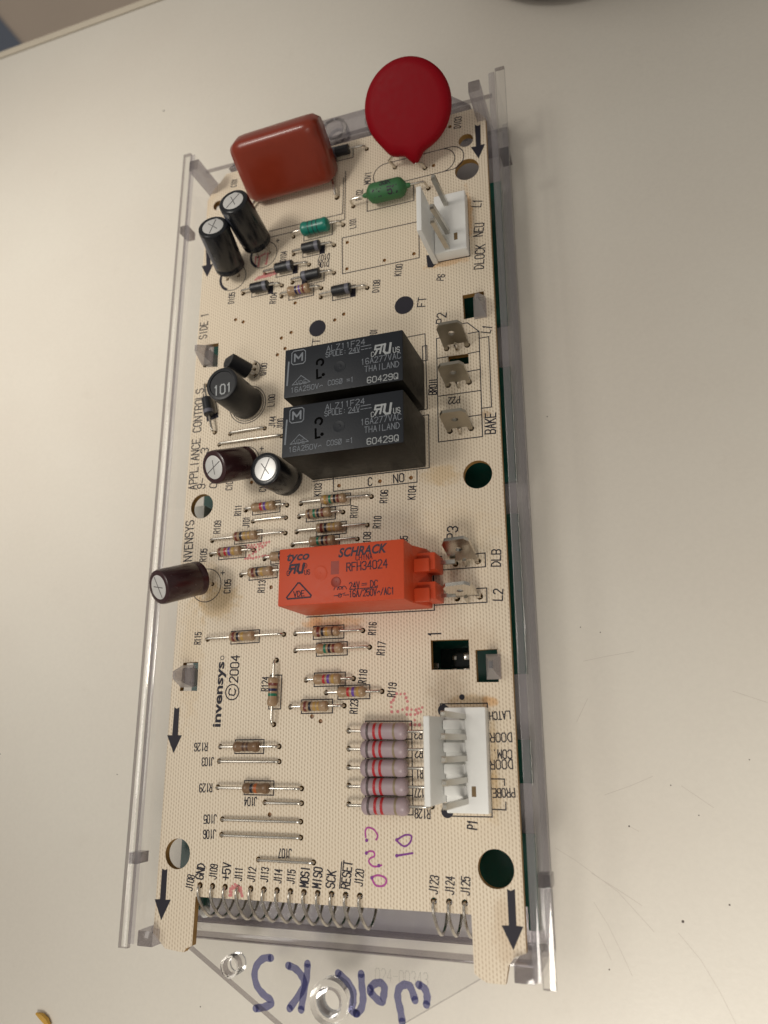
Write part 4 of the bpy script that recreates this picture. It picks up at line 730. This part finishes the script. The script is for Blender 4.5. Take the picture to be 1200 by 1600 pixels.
# orange relay
ZO = 15.0; X0, X1, Y0, Y1 = 24.4, 53.2, 58.75, 71.45
mb = MB()
pr_ = [(X0, .6), (X1+2.0, .6), (X1+2.0, 4.6), (X1, 9.0), (X1, ZO), (X0, ZO)]
bm = bmesh.new(); va = [bm.verts.new((x, Y0, z)) for x, z in pr_]; vb = [bm.verts.new((x, Y1, z)) for x, z in pr_]; n = len(pr_)
bm.faces.new(va); bm.faces.new(vb[::-1])
for i in range(n): bm.faces.new((va[i], vb[i], vb[(i+1) % n], va[(i+1) % n]))
bmesh.ops.recalc_face_normals(bm, faces=bm.faces); bmesh.ops.bevel(bm, geom=bm.edges[:]+bm.verts[:], offset=.35, segments=2, profile=.6, affect='EDGES'); bm.verts.index_update()
mb.add([v.co.copy() for v in bm.verts], [tuple(v.index for v in f.verts) for f in bm.faces]); bm.free()
orl = P('power_relay', mb, [ORANGE], ((X0+X1)/2, 65, .6), label='bright orange power relay lying across the middle of the board')
for q in (68.0, 61.6):
    b_ = MB(); b_.box(X1+.6, X1+4.6, q-1.9, q+1.9, .6, 7.6, 0, .3); b_.box(X1+.2, X1+3.6, q-2.5, q+.4, 7.65, 8.9, 0, .25); P('latch_block', b_, [ORANGE], (X1+3, q, .6), orl)
tx = MB(); zt = ZO+.02
font_mesh(tx, 'tyco', (26.30,69.62), (31.68,69.63), 1.9, z=zt, shear=.25, bold=.03); font_mesh(tx, 'SCHRACK', (38.44,69.53), (49.61,69.81), 1.9, z=zt, shear=.3, bold=.035)
def t2(s, a, b, h=1.5, w=.2): text_on(tx, s, a, b, h, w, z=zt)
def l2(*pts, w=.22): tx.ribbon(list(pts), w, z=zt)
t2('CHINA', (42.49,68.16), (46.18,68.18), 1.1, .16); t2('RFH34024', (40.44,66.26), (49.52,66.43), 1.75, .24)
l2((28.20,65.92), (28.60,67.66), (27.22,67.62), (27.02,66.85), (28.17,66.87), w=.5); l2((27.63,66.81), (26.97,65.86), w=.45); l2((29.22,67.69), (28.95,66.29), (29.35,65.84), (30.03,65.89), (30.44,67.74), w=.55); l2((28.60,67.66), (29.22,67.69), w=.5)
t2('C', (26.43,65.90), (26.97,65.94), 1.0, .16); t2('US', (30.64,65.82), (31.85,65.87), 1.0, .16); l2(*arc((30.60,67.30), .55, 0, 360, 14), w=.12); t2('R', (30.45,67.27), (30.75,67.29), .5, .1)
tri = [(26.79,60.26), (26.54,60.62), (29.11,63.60), (29.57,63.57), (32.29,60.76), (32.15,60.36), (26.79,60.26)]; l2(*tri, w=.34); t2('VDE', (28.20,61.19), (30.66,61.30), 1.2, .2)
t2('24V', (41.10,62.17), (43.33,62.26), 1.4); l2((43.90,62.49), (44.98,62.52), w=.16); l2((43.91,62.15), (44.98,62.18), w=.16); t2('DC', (45.83,62.30), (47.38,62.33), 1.4); l2((41.25,61.44), (47.39,61.51), w=.18); t2('16A/250V~/AC1', (41.11,60.50), (50.97,60.59), 1.4)
for k in range(3): c = Vector((38.19,61.57)).lerp(Vector((39.79,61.60)), k/2); l2(*arc(c, .62, 0, 180, 6), w=.17)
l2((37.62,60.30), (38.65,60.31), (40.10,60.76), w=.17); l2((39.81,60.31), (40.97,60.30), w=.17); l2(*arc((38.94,60.32), .4, 0, 360, 10), w=.15)
P('printed_marking', tx, [DKPRINT], (39, 65, zt), orl, smooth=0)
c = Vector((37.73,66.36)); dk = MB(); dk.box(c.x-.95, c.x+.95, c.y-1.45, c.y+1.45, ZO-.5, ZO+.012); P('recess_shade', dk, [ORANGED], (c.x, c.y, ZO), orl)
for q, r in (((34.27,65.35), 1.7), ((38.02,63.22), 1.15)):
    m_ = MB(); m_.lathe((q[0], q[1], ZO-.1), (0, 0, 1), [(0, r), (.13, r), (.18, r*.9), (.13, r*.72), (.115, .25), (.16, .2), (.16, .02)], 28); P('gate_mark', m_, [ORANGE if r > 1.5 else ORANGED], (q[0], q[1], ZO), orl)
# quick-connect tabs
def tab(q1, q2, zt, ytop, mats, lb, xs=0.0, th=.8):
    q1 = Vector(q1); q2 = Vector(q2); c = (q1+q2)/2; w = 6.1; n = 2
    b = Vector((c.x, c.y, 0)); t_ = Vector((c.x+xs, ytop, zt)); ax = (t_-b).normalized(); xx = Vector((1, 0, 0)); xx = (xx-ax*xx.dot(ax)).normalized(); nn = xx.cross(ax); H = (t_-b).length
    prof = [(-3.05, 1.6), (3.05, 1.6), (3.05, H-1.2), (2.2, H), (-2.2, H), (-3.05, H-1.2)]
    hole = circ((0, H*.62), .78, 14)
    o = curve_plate([prof, hole], -th/2, th/2, 'blade_terminal', [mats, mats], pcb, (0, 0, 0), lb)
    M_ = Matrix(((xx.x, ax.x, nn.x, b.x), (xx.y, ax.y, nn.y, b.y), (xx.z, ax.z, nn.z, b.z), (0, 0, 0, 1)))
    for v in o.data.vertices: v.co = ((M_ @ (v.co/K))-b)*K
    o.data.update(); place(o, pcb, b)
    bv = o.modifiers.new('edge', 'BEVEL'); bv.width = .12*K; bv.segments = 2; bv.limit_method = 'ANGLE'
    for s in (-1, 1):
        l_ = MB(); x0 = s*2.55
        vs = [M_ @ Vector((x0+a, y, z)) for z in (-th/2, th/2) for a, y in ((-.55, 1.75), (.55, 1.75), (.4, -.2), (.4, -2.2), (-.4, -2.2), (-.4, -.2))]
        l_.add(vs, [(5, 4, 3, 2, 1, 0), (6, 7, 8, 9, 10, 11)]+[(i, (i+1) % 6, (i+1) % 6+6, i+6) for i in range(6)]); P('leg', l_, [mats], b, o, smooth=0); h = M_ @ Vector((x0, 0, 0)); HOLES.append((h.x, h.y, .72))
    d_ = MB(); k = M_ @ Vector((0, 1.55, th/2)); d_.tube([k, k+Vector((0, -.5, -.6)), k+Vector((0, -1.0, -1.5))], [.5, .45, .3], 8); P('stop_tang', d_, [SHINY], k, o)
tab((59.62,121.74), (65.01,121.80), 8.4, 123.8, BRASS, 'flat blade terminal, top one of the row of three'); tab((59.69,112.09), (65.15,112.05), 8.4, 113.4, BRASS, 'flat blade terminal, middle one of the row of three', -.0); tab((59.85,100.29), (65.20,100.35), 8.4, 101.7, BRASS, 'flat blade terminal, lowest of the row of three')
tab((60.32,68.59), (65.55,68.77), 8.2, 72.3, SHINY, 'shiny blade terminal behind the orange relay, upper of two', -.8); tab((60.53,60.68), (65.69,61.07), 8.2, 62.5, SHINY, 'shiny blade terminal behind the orange relay, lower of two', -1.0)
for q in (68.5, 61.1):
    b_ = MB(); b_.box(X1+4.0, 61.0, q-.45, q+.45, 2.2, 2.9); b_.build('contact_strip', [SHINY], orl, (58, q, 2.5))
# white plug headers
def header(x0, x1, y0, y1, zb, wx0, wx1, wy0, wy1, zw, pins, tips, lb, slot):
    mb = MB(); mb.box(x0, x1, y0, y1, .3, zb, 0, .3); mb.box(wx0, wx1, wy0, wy1, .3, zw, 0, .3)
    o = P('plug_header', mb, [WHITE], ((x0+x1)/2, (y0+y1)/2, .3), label=lb)
    for (px, py), (tx_, ty_, tz) in zip(pins, tips):
        p_ = MB(); p_.tube([(px, py, zb-1.0), (px+(tx_-px)*.0, py, zb), (tx_, ty_, tz-.5), (tx_, ty_, tz)], [.78, .78, .78, .5], 4); P('pin', p_, [plain('grey_pin', (.52, .50, .45), .3, .9, .15, 500)], (px, py, zb), o, smooth=0)
    s_ = MB(); s_.box(slot[0]-.45, slot[0]+.45, slot[1]-1.0, slot[1]+1.0, zb-.4, zb+.012); P('slot', s_, [plain('slot_brown', (.20, .13, .06), .6)], (slot[0], slot[1], zb), o)
    return o
p1y = (35.6, 31.5, 27.4, 23.3, 19.25)
h1 = header(57.95, 66.6, 16.9, 37.5, 3.4, 56.6, 57.9, 18.9, 35.6, 14.6, [(62.0, y) for y in p1y], [(62.0, y+.2, 19.8) for y in p1y], 'white five-pin plug header at the right, beside the mauve resistors', (63.70,21.07))
for y in (34.0, 29.6, 25.4, 21.3):
    b_ = MB(); b_.box(57.95, 62.3, y-1.0, y+1.0, 3.3, 5.2, 0, .4); P('pin_shroud', b_, [WHITE], (61, y, 3.4), h1)
h6 = header(58.35, 66.4, 145.9, 162.6, 3.8, 57.0, 58.3, 145.4, 157.6, 14.8, [(61.6, 159.6), (61.8, 151.4), (61.7, 147.0)], [(61.5, 158.6, 15.8), (61.5, 149.2, 17.6), (61.5, 145.6, 17.4)], 'white three-pin plug header at the upper right with one pin gap', (63.79,149.77))
# drill the board last, when every hole is known
P('silkscreen_print', silk, [INK], (HX, 90, 0), smooth=0)
vm_ = MB()
for q in VIAS: vm_.disc(q, .52, -.42, 12)
vm_.build('hole_flux', [plain('brown_flux', (0.27, 0.125, 0.035), .35)], pcb, (HX, 90, -.4), kind='stuff')
uniq = []
for h in HOLES:
    if all((h[0]-u[0])**2+(h[1]-u[1])**2 > (h[2]+u[2]+.05)**2 for u in uniq): uniq.append(h)
def inside_big(h): return any((h[0]-c[0])**2+(h[1]-c[1])**2 < (r+.7)**2 for c, r in bigholes)
curve_plate([outline]+windows+[circ(c, r, 40) for c, r in bigholes]+[circ((x, y), r, 12) for x, y, r in uniq if not inside_big((x, y))], -1.6, 0, 'board_panel', [BOARD, BOARDEDGE], pcb, (HX, 90, -1.6))
